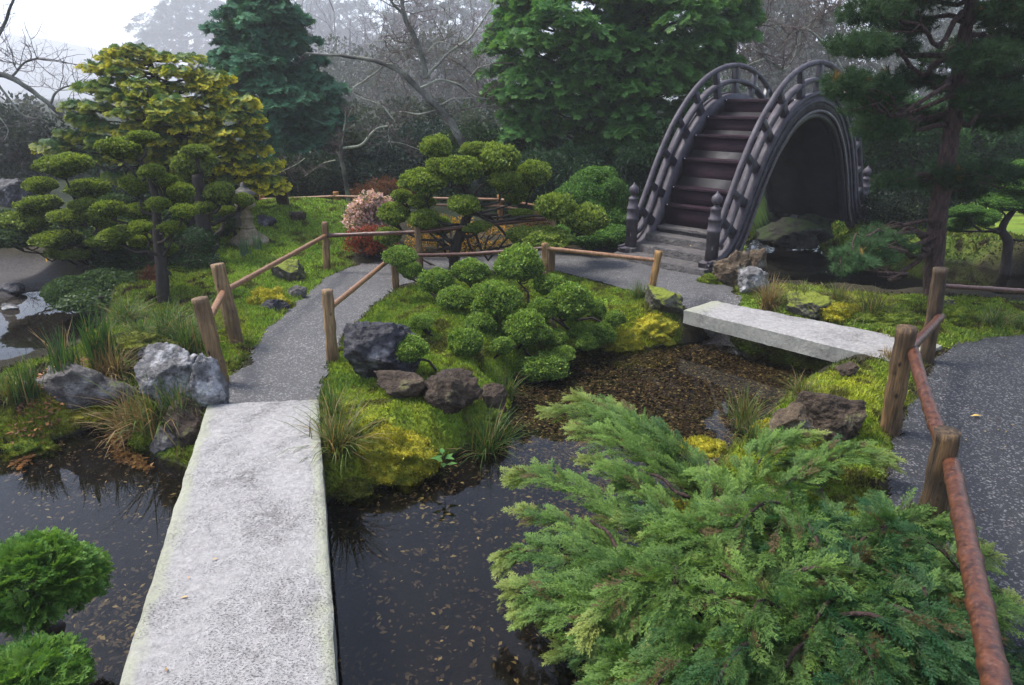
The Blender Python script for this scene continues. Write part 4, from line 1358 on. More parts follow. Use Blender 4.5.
UG = 'dense shrubs at the back of the garden'
leafy('leafy_shrub', 'blue-green dense shrub under the bare branches behind the brown fence', 415, 205, [(360, 160), (385, 140), (420, 128), (450, 140), (470, 165), (470, 205), (360, 210)], 16.5, .8, 60, 15, 330, .085, ((.012, .030, .024), (.03, .065, .048)), 401, group=UG)
leafy('leafy_shrub', 'olive shrub behind the thin trunk at the lawn edge', 355, 200, [(330, 150), (350, 140), (375, 150), (372, 200), (330, 205)], 17.2, .6, 30, 14, 300, .09, ((.02, .04, .015), (.07, .10, .03)), 402, group=UG)
leafy('leafy_shrub', 'dark shrub below the tiered conifer at the lawn top', 305, 203, [(268, 165), (300, 160), (335, 165), (335, 206), (270, 208)], 15.5, .6, 40, 14, 330, .075, ((.010, .026, .014), (.028, .06, .028)), 403, group=UG)
leafy('leafy_shrub', 'soft green shrub showing beneath the leaning bare trunk', 480, 160, [(440, 135), (470, 128), (505, 140), (520, 175), (520, 210), (445, 205)], 15.5, .7, 50, 14, 320, .075, ((.02, .05, .018), (.055, .11, .035)), 404, group=UG)
leafy('leafy_shrub', 'dark bamboo-leaved shrub below the broad conifer', 560, 215, [(500, 160), (560, 150), (640, 160), (640, 215), (500, 222)], 13.8, .6, 70, 13, 330, .11, ((.010, .035, .014), (.035, .09, .035)), 405, group=UG, W=.22, droop=.6)
leafy('leafy_shrub', 'grey-green thicket at the back of the upper pond', 30, 205, [(-60, 110), (0, 118), (50, 130), (95, 150), (110, 200), (60, 212), (-60, 215)], 19, 1.2, 80, 17, 330, .12, ((.018, .032, .024), (.045, .065, .045)), 406, group=UG)
leafy('leafy_shrub', 'dark thicket filling the gap behind the golden cypress foot', 160, 225, [(90, 170), (280, 165), (280, 215), (90, 225)], 14.5, .8, 70, 15, 330, .09, ((.010, .028, .018), (.028, .055, .032)), 407, group=UG)
leafy('leafy_hedge', 'tall bright leaved hedge behind the pine trunk and bridge end', 935, 215, [(845, 125), (880, 100), (940, 110), (1030, 105), (1120, 110), (1120, 200), (1000, 205), (860, 210)], 16.0, .9, 150, 16, 380, .095, ((.018, .055, .018), (.06, .15, .04)), 408, cat='hedge')
leafy('leafy_shrub', 'dark low shrub behind the pine trunk beyond the stream', 930, 235, [(862, 205), (900, 195), (960, 195), (990, 215), (980, 238), (870, 238)], 12.6, .5, 60, 12, 330, .05, ((.008, .018, .010), (.024, .042, .02)), 409, group=UG)
leafy('leafy_shrub', 'shaded shrub behind the leaning handrail of the bridge', 640, 170, [(640, 140), (690, 110), (700, 160), (660, 215), (630, 225), (625, 170)], 13.6, .4, 40, 12, 330, .07, ((.012, .045, .015), (.04, .11, .03)), 410, group=UG)
leafy('leafy_shrub', 'dark shrub seen beyond the arch opening across the stream', 890, 190, [(830, 130), (1000, 130), (1000, 215), (830, 215)], 17.5, .6, 60, 20, 250, .11, ((.012, .035, .014), (.04, .09, .03)), 411, group=UG)
leafy('leafy_shrub', 'dark undergrowth between the trunks of the clipped trees', 150, 280, [(100, 232), (160, 228), (215, 236), (212, 262), (150, 272), (98, 282)], 9.4, .35, 60, 10, 260, .032, ((.010, .030, .012), (.035, .085, .028)), 412, group=UG)
leafy('azalea', 'pink flowering azalea at the edge of the green lawn', 371, 222, [(348, 220), (356, 204), (370, 197), (388, 203), (392, 224), (358, 230)], 10.9, .2, 30, 8, 170, .05, ((.06, .12, .03), (.92, .60, .58)), 421, cat='azalea', W=.8, two=.72)
leafy('azalea', 'red-leaved azalea bush behind the log post by the path', 370, 248, [(346, 238), (356, 230), (384, 229), (394, 238), (392, 249), (350, 251)], 10.0, .2, 24, 7, 200, .035, ((.05, .08, .02), (.38, .06, .03)), 422, cat='azalea', W=.6, two=.7)
leafy('azalea', 'orange and yellow leaved azalea under the tall clipped tree', 470, 240, [(408, 222), (440, 216), (500, 222), (520, 236), (500, 250), (415, 248)], 10.3, .3, 40, 7, 130, .035, ((.08, .12, .02), (.60, .30, .04)), 423, cat='azalea', W=.6, two=.6)
leafy('dry_fern', 'rust brown dry ferns behind the back fence', 396, 200, [(355, 192), (368, 184), (400, 182), (410, 180), (412, 198), (358, 201)], 14.6, .3, 30, 7, 130, .09, ((.08, .035, .015), (.26, .10, .04)), 424, cat='fern', W=.16)
leafy('dry_fern', 'rust brown dry fern under the clipped trees by the pond', 150, 288, [(140, 280), (150, 270), (165, 280), (160, 298), (142, 298)], 8.6, .2, 16, 6, 90, .07, ((.05, .025, .015), (.18, .06, .03)), 425, cat='fern', W=.14)
leafy('leafy_shrub', 'orange tinged shrub beside the rounded bush at the path', 535, 232, [(520, 222), (540, 214), (556, 224), (552, 236), (522, 238)], 11.6, .2, 16, 7, 160, .035, ((.06, .08, .02), (.28, .12, .04)), 426, group=None)

HZ = ((.035, .042, .026), (.095, .095, .058))
TG = 'bushy trees on the misty slope'
leafy('bushy_tree', 'brownish green bushy tree on the slope behind the leaning bare trunk', 440, 150, [(370, 60), (400, 40), (440, 35), (480, 50), (505, 80), (505, 155), (365, 155)], 68, 5, 75, 15, 170, .40, HZ, 431, cat='tree', group=TG)
leafy('bushy_tree', 'dull green bushy tree on the slope between tiered conifer and bare tree', 345, 150, [(300, 70), (335, 50), (375, 62), (392, 90), (390, 158), (300, 158)], 75, 5, 50, 15, 170, .44, ((.03, .045, .026), (.085, .105, .055)), 432, cat='tree', group=TG)
leafy('bushy_tree', 'brown-green bushy tree on the slope over the crown of the bridge', 790, 150, [(715, 20), (750, -15), (800, -10), (840, 20), (870, 60), (870, 150), (715, 150)], 60, 4, 100, 16, 150, .36, HZ, 433, cat='tree', group=TG)
leafy('bushy_tree', 'grey-green bushy tree on the slope behind the pine boughs', 950, 150, [(870, 20), (920, 0), (1000, 5), (1060, 30), (1060, 150), (870, 150)], 62, 4, 80, 17, 130, .37, ((.03, .045, .03), (.08, .10, .06)), 434, cat='tree', group=TG)
leafy('bushy_tree', 'low grey-green bushy trees edge on the slope over the upper pond', 60, 150, [(-60, 90), (0, 100), (60, 112), (110, 128), (110, 170), (-60, 170)], 40, 3, 50, 14, 170, .24, ((.03, .042, .03), (.075, .09, .06)), 435, cat='tree', group=TG)

leafy('leafy_shrub', 'low dull green thicket on the slope behind the bare tree foot', 400, 165, [(290, 112), (350, 108), (420, 104), (510, 108), (510, 165), (290, 165)], 27, 1.5, 75, 15, 230, .15, ((.02, .036, .02), (.06, .085, .045)), 441, group=UG)
leafy('leafy_shrub', 'dull thicket closing the gap below the broad conifer boughs', 600, 170, [(500, 110), (600, 110), (730, 90), (730, 170), (500, 170)], 24, 1.5, 75, 16, 230, .14, ((.012, .035, .016), (.04, .085, .035)), 442, group=UG)

# ================================================================== PINE BY THE ASPHALT
def needle_tuft(n, seed):
    r = np.random.default_rng(seed)
    d = unit(np.stack([r.uniform(.15, 1, n), r.normal(0, .55, n), r.normal(0.12, .5, n)], -1))
    p = np.stack([r.uniform(-.5, .15, n), 0 * d[:, 0], 0 * d[:, 0]], -1)
    y = unit(np.cross(d, r.normal(size=(n, 3))))
    l = r.uniform(.7, 1.1, n)[:, None]
    V = np.stack([p - y * .028, p + y * .028, p + d * l], 1).reshape(-1, 3)
    T = np.arange(n * 3).reshape(-1, 3)
    g = np.tile([0, 0, 1.0], n)
    return V, T, g
TUFTS = [needle_tuft(34, 500 + i) for i in range(4)]
def pine(label, base, trunk, r0, clumps, Y, seed, pal, n=90, L=.085):
    r = np.random.default_rng(seed)
    root = thing('pine_tree', label, 'pine tree', base)
    tp = cr(trunk, 10)
    tb = MB(); v, t = tube_geo(tp, np.linspace(r0, r0 * .5, len(tp)), 14, True, .16, seed); tb.add(v, t)
    mb = MB()
    for i, (px, py, hw, hh, dy, br) in enumerate(clumps):
        c = D(px, py, Y + dy); k = mpp(c)
        j = int(np.argmin(np.linalg.norm(tp - (c - [0, 0, .0]), axis=1) + 2.0 * np.abs(tp[:, 2] - c[2])))
        P = limb(tb, tp[j], c - [0, 0, hh * k * .2], r0 * .28, .012, i * 5 + seed, 12, .22, 7, .06)
        m = int(n * hw * hh / 500 * 2.6)
        sub = [limb(tb, P[6 + (q % 5)], c + (r.random(3) - .5) * [hw * k * 1.8, hw * k * 1.4, hh * k * .8], .012, .004, i * 17 + q, 6, .2, 5) for q in range(7)]
        u = dirs(m, r)
        p = c + u * (r.random(m) ** .4)[:, None] * [hw * k, hw * k * .9, hh * k]
        dr = unit(u * [1, 1, .4] + [0, 0, .45] + .5 * r.normal(size=u.shape))
        f = np.clip(.5 + .3 * r.normal(size=m), 0, 1)
        c1 = rmix(pal[0], pal[1], f) * br
        q = r.random(m) < .008
        c1[q] = np.array([.42, .20, .04])
        if br > 1.2 and py > 180: pass
        add_fans(mb, TUFTS, p, dr, unit(r.normal(size=u.shape)), L * r.uniform(.75, 1.25, m), c1 * .8, c1, r)
    mb.build('crown', M['leaf_matte'], root)
    tb.build('trunk', M['bark_pine'], root, True)
YP = 8.3
bp = GG(934, 296)
YPb = bp[1]
pine('big dark pine with reddish trunk leaning over the stream by the asphalt', bp,
     [bp - [0, 0, .15], D(934, 270, YPb), D(938, 215, YPb), D(947, 160, YPb), D(955, 110, YPb + .1), D(962, 50, YPb + .1), D(974, -10, YPb), D(978, -90, YPb)], .115,
     [(872, 12, 36, 14, -.3, 1), (905, 25, 30, 13, .3, .9), (915, -5, 48, 16, .1, .9), (860, 44, 34, 12, -.6, 1.15), (890, 48, 30, 10, .2, 1), (848, 84, 26, 16, -.7, 1.1), (878, 92, 32, 15, -.3, 1), (868, 108, 30, 10, .2, .9), (905, 78, 28, 12, .4, .8),
      (925, 118, 32, 13, .5, .85), (880, 128, 30, 12, -.4, 1), (985, 58, 34, 18, -.4, 1), (1015, 40, 34, 18, .2, .9), (965, 45, 24, 12, .5, .8), (1005, 75, 34, 16, .5, .9), (990, 98, 36, 16, -.3, 1.05), (1030, 100, 30, 16, 0, 1), (1000, 120, 30, 12, .4, .9), (1020, 8, 40, 18, -.3, .9), (985, 15, 24, 12, .5, .8),
      (925, 178, 40, 9, .1, .7), (975, 172, 40, 10, -.2, .7), (1010, 175, 30, 10, .2, .7), (895, 182, 24, 7, -.3, .8), (955, 192, 30, 8, .4, .6), (950, 85, 24, 12, .6, .8), (940, 60, 20, 10, .7, .8),
      (866, 243, 20, 6, -.5, 1.7), (846, 254, 17, 6, -.7, 1.8), (892, 238, 20, 6, -.2, 1.5), (884, 256, 18, 6, -.5, 1.6), (862, 262, 18, 6, -.8, 1.8), (842, 268, 12, 5, -.8, 1.7), (905, 250, 14, 6, -.3, 1.4), (874, 230, 16, 5, -.1, 1.4), (960, -40, 60, 20, 0, .9), (900, -45, 50, 20, 0, .9), (1030, -40, 50, 20, 0, .9)],
     YPb, 77, ((.022, .055, .022), (.065, .12, .045)))

# ================================================================== BARE TREES
def bare_tree(name, label, base, limbs, Y, seed, twig=900, cols=((.045, .04, .042), (.42, .43, .33)), r0=.09, lvl=4, tw_len=.55, spread=.8, group=None, twc=(.10, .075, .07), tr=.0045):
    """limbs: lists of (px, py[, dy]) with start radius; twigs grow from them"""
    r = np.random.default_rng(seed)
    root = thing(name, label, 'bare tree', base, group)
    mb = MB(); tw = MB()
    seeds = []
    for (pts, ra, rb, lich) in limbs:
        P = cr([D(p[0], p[1], Y + (p[2] if len(p) > 2 else 0)) for p in pts], 9)
        P = P + .02 * np.stack([vnoise(P * 4, seed + k) for k in range(3)], -1)
        v, t = tube_geo(P, np.linspace(ra, rb, len(P)) * (.72 if lich > .55 else 1), 8, True, .14, seed)
        c = rmix(cols[0], cols[1], np.clip(lich + .12 + .4 * fbm(v * 3, 3, seed), 0, 1))
        mb.add(v, t, c)
        seeds.append(P)
    def grow(p, d, L, rad, lev):
        n = 5
        P = [p]
        for i in range(n):
            d = unit(d + r.normal(0, .22, 3) + [0, 0, .05])
            P.append(P[-1] + d * L / n)
        P = np.array(P)
        v, t = tube_geo(P, np.linspace(rad, rad * .5, n + 1), 4 if lev > 1 else 3, False)
        c = np.asarray(cols[0]) * .4 + np.asarray(cols[1]) * .6 * r.uniform(.5, 1.1) if (lev > 2 and r.random() < .55) else np.asarray(twc) * r.uniform(.7, 1.4)
        tw.add(v, t, c)
        if lev <= 0: return
        for q in range(r.integers(2, 4)):
            i = r.integers(1, n + 1)
            nd = unit(d + r.normal(0, .75, 3))
            grow(P[i], nd, L * r.uniform(.5, .8), rad * .6, lev - 1)
    tot = sum(len(P) for P in seeds)
    while tw.n < twig * 20:
        P = seeds[r.integers(len(seeds))]
        i = r.integers(int(len(P) * .25), len(P))
        T = unit(P[min(i + 1, len(P) - 1)] - P[max(i - 1, 0)])
        d = unit(T * .5 + r.normal(0, 1, 3) * [1, .8, .9] * spread)
        grow(P[i], d, tw_len * r.uniform(.5, 1.2), tr * r.uniform(1.2, 3.0), r.integers(1, lvl))
    if twig < 600:
        mb.add(*tw.data())
    else:
        tw.build('twigs', M['bark_grey'], root)
    mb.build('trunk', M['bark_grey'], root, True)
    return root

def bz(px, py, Y):
    p = D(px, py, Y); return np.array([p[0], p[1], gz1(p[0], p[1])])
YT = 15.0
bare_tree('bare_tree', 'leafless tree with leaning dark trunk and pale lichen-crusted limbs', bz(478, 205, YT),
    [([(482, 212), (466, 152), (448, 120), (425, 95), (400, 72), (372, 60), (342, 56), (306, 53)], .10, .018, .25),
     ([(427, 78), (418, 45), (405, 18), (402, -12), (404, -60)], .06, .03, .3), ([(405, 15), (390, 0), (375, -20)], .03, .01, .4),
     ([(427, 76), (450, 52), (470, 38), (484, 18), (500, -5)], .045, .015, .6), ([(418, 88), (440, 80), (460, 85), (475, 96), (490, 98)], .035, .01, .75),
     ([(440, 110), (420, 114), (400, 112), (402, 116)], .03, .01, .5), ([(400, 72), (390, 55), (402, 50), (412, 48)], .025, .01, .8), ([(428, 52), (440, 42), (455, 45)], .02, .008, .7),
     ([(385, 65), (368, 78), (352, 90), (362, 98), (380, 104), (390, 115)], .03, .012, .85), ([(437, 105), (460, 98), (485, 100), (480, 108)], .02, .008, .6), ([(376, 42), (395, 40), (412, 46)], .018, .008, .9), ([(466, 82), (478, 68), (496, 62)], .02, .008, .9)],
    YT, 601, 2600, tw_len=.7, lvl=5, twc=(.12, .085, .08))
YT2 = 14.2
bare_tree('bare_tree', 'slim bare tree beside the back fence with one pale curving limb', bz(347, 202, YT2),
    [([(349, 205), (346, 180), (341, 160), (342, 145)], .05, .04, .0), ([(342, 148), (360, 145), (378, 128), (395, 124), (386, 110)], .04, .012, .95), ([(342, 145), (345, 125), (352, 108)], .02, .008, .6),
     ([(388, 122), (388, 135), (392, 148)], .012, .006, .9), ([(388, 142), (405, 144), (420, 150)], .014, .006, .95), ([(335, 160), (320, 165), (305, 176)], .016, .008, .9), ([(305, 158), (295, 165), (280, 172)], .014, .008, .9)],
    YT2, 602, 420, tw_len=.35, lvl=3)
YT3 = 16.0
bare_tree('bare_tree', 'leafless tree arching over the upper pond from the side', bz(-60, 200, YT3),
    [([(-60, 210), (-50, 120), (-30, 60), (-10, 20)], .14, .06, .3), ([(-40, 80), (0, 74), (30, 90), (55, 110), (76, 125)], .07, .04, .25), ([(50, 104), (56, 92), (68, 86), (84, 86)], .03, .01, .2), ([(-30, 70), (-5, 40), (10, 10), (15, -20)], .05, .02, .3), ([(0, 118), (8, 130), (4, 140)], .02, .01, .9),
     ([(10, 78), (30, 60), (60, 60)], .03, .008, .3), ([(-10, 72), (20, 112), (40, 118)], .03, .008, .5)],
    YT3, 603, 850, tw_len=.8, lvl=4, twc=(.085, .07, .075))
YT4 = 17.5
bare_tree('bare_tree', 'leafless tree with bent lichen limbs above the drum bridge', bz(735, 200, YT4),
    [([(735, 205), (735, 120), (734, 60), (736, 35), (733, 0), (730, -50)], .06, .03, .2), ([(736, 40), (752, 32), (768, 20)], .025, .01, .8), ([(760, 75), (783, 70), (766, 58), (762, 50)], .03, .01, .95), ([(748, 66), (766, 60), (783, 70), (792, 62), (800, 35), (806, 28), (822, 42), (838, 62), (850, 90)], .04, .04, .9),
     ([(806, 28), (815, 20), (830, 12)], .02, .01, .8), ([(738, 58), (722, 62), (712, 60)], .025, .01, .9), ([(776, 26), (790, 27), (800, 26)], .02, .01, .9), ([(850, 90), (862, 150), (866, 205)], .05, .08, .4), ([(822, 20), (824, 0), (812, -20)], .03, .012, .2)],
    YT4, 604, 2200, tw_len=.75, lvl=4, twc=(.12, .085, .075))
# brownish twig trees behind, in the first mist
for (lab, px, Y, sd, h) in (('reddish haze of bare twigs behind the leaning bare trunk', 440, 100, 611, 110), ('dense grey bare tree beyond the tiered conifer', 365, 120, 612, 120), ('brown twiggy tree filling the gap above the drum bridge', 785, 85, 613, 120), ('grey twiggy tree behind the pine boughs', 945, 85, 614, 140)):
    r_ = np.random.default_rng(sd)
    L_ = [([(px, 190), (px + 4, 150), (px - 3, 110)], .006 * Y, .004 * Y, .2)]
    for q in range(9):
        a = (q - 4) * 12
        L_.append(([(px, 170 - q * 5), (px + a * .5, 130 - r_.uniform(0, 15), r_.uniform(-1, 1)), (px + a * 1.1, 95 - r_.uniform(0, 25), r_.uniform(-2, 2)), (px + a * 1.3, 60 - r_.uniform(0, h * .5), r_.uniform(-2, 2))], .0025 * Y, .0008 * Y, .3))
    bare_tree('bare_tree', lab, bz(px, 195, Y), L_, Y, sd, 1900, tw_len=.052 * Y, lvl=4, twc=(.13, .085, .08) if sd in (611, 613) else (.10, .085, .085), tr=.00034 * Y, group='bare trees in the mist')
# ================================================================== THE SPREADING JUNIPER
JG = np.random.default_rng(901)
jb = np.array([1.15, 2.75, 0.0]); jb[2] = gz1(jb[0], jb[1])
jun = thing('spreading_juniper', 'sprawling feathery blue-green juniper spilling over the pond edge and under the log rail', 'juniper', jb)
jm, jt = MB(), MB()
def feather_tpl(seed):
    r = np.random.default_rng(seed)
    V, T, g = [], [], []
    def leaf(p, d, l, w, a):
        d = unit(d); y = unit(np.cross([0, 0, 1.0], d)); k = len(V)
        y = unit(y + [0, 0, r.uniform(-.6, .6)])
        V.extend([p, p + d * l * .4 + y * w / 2, p + d * l, p + d * l * .4 - y * w / 2]); T.extend([[k, k + 1, k + 2], [k, k + 2, k + 3]])
        g.extend([a, a + .15, min(1, a + .45), a + .15])
    bend = r.uniform(-.18, .18); dr = r.uniform(.05, .25)
    ax = lambda t: np.array([t, bend * t * t, -dr * t * t])
    for i in range(8): leaf(ax(i / 8), ax((i + 1) / 8) - ax(i / 8), .22, .028, .5 * i / 8)
    for i in range(11):
        t = .08 + .84 * i / 11
        for s in (-1, 1):
            l = (.34 * (1 - t) ** .6 + .07) * r.uniform(.7, 1.2)
            a = math.radians(r.uniform(22, 40)) * s
            d = np.array([math.cos(a), math.sin(a), r.uniform(-.35, .45)])
            p = ax(t)
            leaf(p, d, l * .7, .026, .35 * t)
            leaf(p + d * l * .5, d, l * .55, .030, .3 + .35 * t)
            for j in range(2 if l > .2 else 1):
                q = p + d * l * (.3 + .35 * j)
                for s2 in (-1, 1):
                    a2 = a + s2 * math.radians(r.uniform(20, 40))
                    leaf(q, np.array([math.cos(a2), math.sin(a2), r.uniform(-.5, .5)]), l * .36, .026, .3 + .3 * t)
    return np.array(V), np.array(T), np.clip(np.array(g), 0, 1)
JTPL = [feather_tpl(70 + i) for i in range(6)]
def plume(P, width, n, pal_f, tipyellow=.3):
    """P: branch polyline; sprays stand along it, longest in the middle, leaning to the tip"""
    P = np.asarray(P, float)
    m = len(P)
    v, t = tube_geo(P, np.linspace(.011, .003, m), 6, True, .15, 3); jt.add(v, t)
    s = JG.random(n) ** .8
    i = np.clip((s * (m - 1)).astype(int), 0, m - 2)
    f = s * (m - 1) - i
    pos = P[i] + (P[i + 1] - P[i]) * f[:, None]
    T = unit(P[i + 1] - P[i])
    side = unit(np.cross(T, [0, 0, 1.0]))
    a = JG.uniform(-PI, PI, n)
    lat = side * np.cos(a)[:, None] + np.array([0, 0, 1.]) * (np.abs(np.sin(a)) * .75 - .12)[:, None]
    w = width * (0.25 + .75 * np.sin(np.clip(s * .9 + .12, 0, 1) * PI))
    pos = pos + lat * (w * JG.random(n) * .65)[:, None]
    d = unit(T * JG.uniform(.7, 1.6, n)[:, None] + lat * .75 + JG.normal(0, .16, (n, 3)) + [0, 0, -.12])
    up = unit(np.array([0, 0, 1.]) + JG.normal(0, .55, (n, 3)))
    sc = JG.uniform(.09, .165, n) * (1 - .2 * s)
    g = np.clip(pal_f + .18 * JG.normal(size=n), 0, 1)
    c1 = rmix((0.028, .105, .036), (.22, .37, .07), g)
    yl = np.clip(smooth(.72, 1.0, s) * tipyellow * 1.6 + .08 * JG.normal(size=n), 0, 1)
    c1 = lerp(c1, np.array([.40, .46, .12]), yl[:, None])
    br = JG.random(n) < .05
    c1[br] = np.array([.17, .12, .05])
    add_fans(jm, JTPL, pos, d, up, sc, c1 * .32, c1, JG, .8)  # older green at spray bases, darkened further to paint shaded hollows
# long reaching branches: picture positions with the height they stand at
REACH = [([(740, 540, .02), (690, 480, .18), (640, 440, .30), (590, 415, .34), (548, 413, .28)], .17, 95), ([(720, 520, .05), (660, 460, .24), (620, 420, .34), (578, 398, .34)], .15, 80),
         ([(730, 520, .05), (690, 465, .22), (660, 440, .30), (640, 425, .30)], .14, 70),
         ([(700, 500, .1), (650, 465, .26), (612, 442, .32), (576, 430, .30)], .15, 80), ([(700, 490, .1), (665, 455, .26), (640, 430, .32), (616, 408, .32)], .14, 80), ([(700, 520, .05), (655, 495, .2), (618, 476, .26), (588, 462, .22)], .12, 60),
         ([(700, 600, .02), (640, 540, .16), (590, 500, .24), (545, 478, .24), (515, 478, .18)], .13, 95), ([(690, 610, .02), (620, 560, .16), (560, 525, .18), (524, 512, .12)], .12, 80),
         ([(700, 620, .05), (640, 580, .22), (580, 560, .24), (535, 552, .18), (508, 560, .10)], .14, 95), ([(690, 640, .05), (620, 610, .22), (565, 590, .22), (512, 590, .10)], .15, 90),
         ([(690, 660, .05), (630, 630, .22), (570, 615, .20), (520, 612, .06)], .15, 90), ([(680, 690, .05), (630, 660, .22), (600, 655, .18), (566, 650, .04)], .13, 80), ([(660, 700, .1), (620, 690, .2), (602, 700, .12), (596, 690, .0)], .11, 60),
         ([(800, 600, .1), (880, 580, .3), (940, 570, .34), (985, 556, .32)], .13, 80), ([(840, 640, .1), (920, 610, .3), (975, 606, .32), (1030, 610, .22)], .14, 80), ([(840, 560, .1), (890, 530, .28), (930, 520, .34), (965, 545, .30)], .12, 70),
         ([(760, 500, .1), (810, 470, .26), (850, 455, .28), (890, 462, .24)], .13, 75), ([(740, 500, .1), (760, 460, .22), (780, 442, .26), (815, 436, .2)], .12, 65)]
for pts, w, n in REACH:
    P = cr([G(px, py, z - .06) for px, py, z in pts], 6)
    plume(P, w * 1.25, int(n * 2.3), JG.uniform(.4, .8), .5)
# the body of the shrub: overlapping plumes that all lean out from the crown's heart
BODY = [(620, 490), (700, 468), (770, 462), (840, 462), (900, 478), (925, 505), (960, 560), (1000, 620), (1040, 700), (900, 760), (600, 760), (590, 690), (620, 650), (560, 610), (570, 560), (620, 545), (590, 505)]
S = in_poly_samples(BODY, 135, 19, JG)
heart = G(790, 600, .2)
for (px, py) in S:
    if 700 < px < 880 and py > 585 and JG.random() < .5: continue
    e = -sdf(np.asarray(BODY, float), np.array([px]), np.array([py]))[0]
    zt = .10 + .26 * smooth(0, 70, e) + JG.uniform(-.07, .08)
    tip = G(px, py, zt)
    o = (tip - heart) * [1, 1, 0]
    d = unit(o + JG.normal(0, .35, 3) * [1, 1, 0] + np.array([-.25, -.15, 0]))
    L = JG.uniform(.32, .58)
    a = tip - d * L - [0, 0, JG.uniform(.08, .2)]
    m = tip - d * L * .45 + [0, 0, .05]
    P = cr([a, m, tip + [0, 0, .01], tip + d * JG.uniform(.06, .14) - [0, 0, JG.uniform(.02, .10)]], 5)
    age = smooth(690, 900, px) * .55 + smooth(600, 680, py) * .2
    plume(P, JG.uniform(.08, .125), 60, np.clip(JG.normal(.62 - age, .2), .03, .95), JG.uniform(0, .9) * (1 - age))
jm.build('foliage', M['leaf'], jun)
# main stems
for q in range(14):
    px, py = S[JG.integers(len(S))]
    limb(jt, jb + [JG.uniform(-.3, .3), JG.uniform(-.4, .3), 0.02], G(px, py, .12), .02, .008, q, 8, .2, 7)
for a, b in (((640, 470), (690, 498)), ((590, 520), (628, 560)), ((705, 480), (722, 505))):
    limb(jt, G(*a, .24), G(*b, .16), .008, .012, 5, 8, .1, 7)
jt.build('stem', M['bark_pine'], jun, True)

# ================================================================== MOSS AND SHORT GRASS (uncountable)
def blades(n, x0, x1, y0, y1, dens, seed):
    r = np.random.default_rng(seed)
    x, y = r.uniform(x0, x1, n), r.uniform(y0, y1, n)
    px, py = proj(np.stack([x, y, 0 * x], 0).astype(float)) if False else (None, None)
    fwd = y * CP + EYE[2] * SP
    keep = (np.abs(x / fwd) < .82) & (r.random(n) < np.clip((dens / np.hypot(x, y)) ** 1.6, 0, 1))
    x, y = x[keep], y[keep]
    m = moss_amount(x, y)
    pd = np.minimum(np.minimum(sdf(PATH_L, x, y), sdf(ASPH, x, y)), sdf(FARPATH, x, y)) + .05 * fbm(xyz(x, y) * 5, 3, 55)
    keep = (r.random(len(x)) < m * 1.1) & (pd > -0.03)
    x, y = x[keep], y[keep]
    z = ground_z(x, y)
    k = z > WZ + .02
    return x[k], y[k], z[k], r
x, y, z, r = blades(2000000, -6.5, 8.5, 2.2, 13.5, 6.0, 71)
c = ground_col(x, y, z + .2)
tuft = np.clip(fbm(xyz(x, y) * 4.5, 3, 91) * .5 + .5, 0, 1)
h = (.013 + .030 * tuft) * r.uniform(.6, 1.3, len(x)) * (1 + .05 * np.hypot(x, y))
lw = sdf(LAWNZ, x, y) < 0
h[lw] *= 1.15
d = unit(np.stack([r.normal(0, .55, len(x)), r.normal(0, .55, len(x)), np.ones(len(x))], -1))
sd = unit(np.cross(d, r.normal(size=d.shape)))
w = (.0032 + .0012 * np.hypot(x, y))[:, None]
p = xyz(x, y, z - .004)
V = np.stack([p - sd * w, p + sd * w, p + d * h[:, None]], 1).reshape(-1, 3)
cc = np.clip(c * r.uniform(.45, 1.5, len(x))[:, None], 0, 1)
dead = r.random(len(x)) < .05
cc[dead] = np.array([.24, .19, .08])
Cb = np.repeat(cc, 3, 0)
mb = MB().add(V, np.arange(len(V)).reshape(-1, 3), Cb)
tag(mb.build('moss_grass', M['leaf']), kind='stuff', label='short moss and fine grass on the banks', cat='grass')
print('blades', len(x))

def sedge_mesh(name, seed, n, c0, c1, H=1.0, spread=.55, dead=.15, w=.014):
    r = np.random.default_rng(seed)
    mb = MB()
    a = r.uniform(0, 2 * PI, n); lean = np.abs(r.normal(0, spread, n)); l = H * r.uniform(.5, 1.1, n)
    b = np.stack([r.normal(0, .09, n), r.normal(0, .09, n), 0 * a], -1)
    o = np.stack([np.cos(a), np.sin(a), 0 * a], -1); s = np.stack([-np.sin(a), np.cos(a), 0 * a], -1)
    pts = []
    for t in (0, .35, .7, 1.0):
        ang = lean * (.35 + 1.5 * t)
        pts.append(b + (o * (np.sin(ang) * t)[:, None] + np.array([0, 0, 1.]) * (t * np.cos(ang * .75))[:, None]) * l[:, None])
    W = w
    V = np.stack([pts[0] - s * W * .6, pts[0] + s * W * .6, pts[1] - s * W * .5, pts[1] + s * W * .5, pts[2] - s * W * .35, pts[2] + s * W * .35, pts[3]], 1)
    T = np.array([[0, 1, 3], [0, 3, 2], [2, 3, 5], [2, 5, 4], [4, 5, 6]])
    T = (T[None] + (np.arange(n) * 7)[:, None, None]).reshape(-1, 3)
    f = np.clip(r.normal(.5, .3, n), 0, 1)
    C = rmix(c0, c1, f)
    q = r.random(n) < dead
    C[q] = rmix((.16, .10, .045), (.34, .24, .11), r.random(q.sum()))
    mb.add(V.reshape(-1, 3), T, np.repeat(C, 7, 0))
    return mb.mesh(name, M['leaf'])
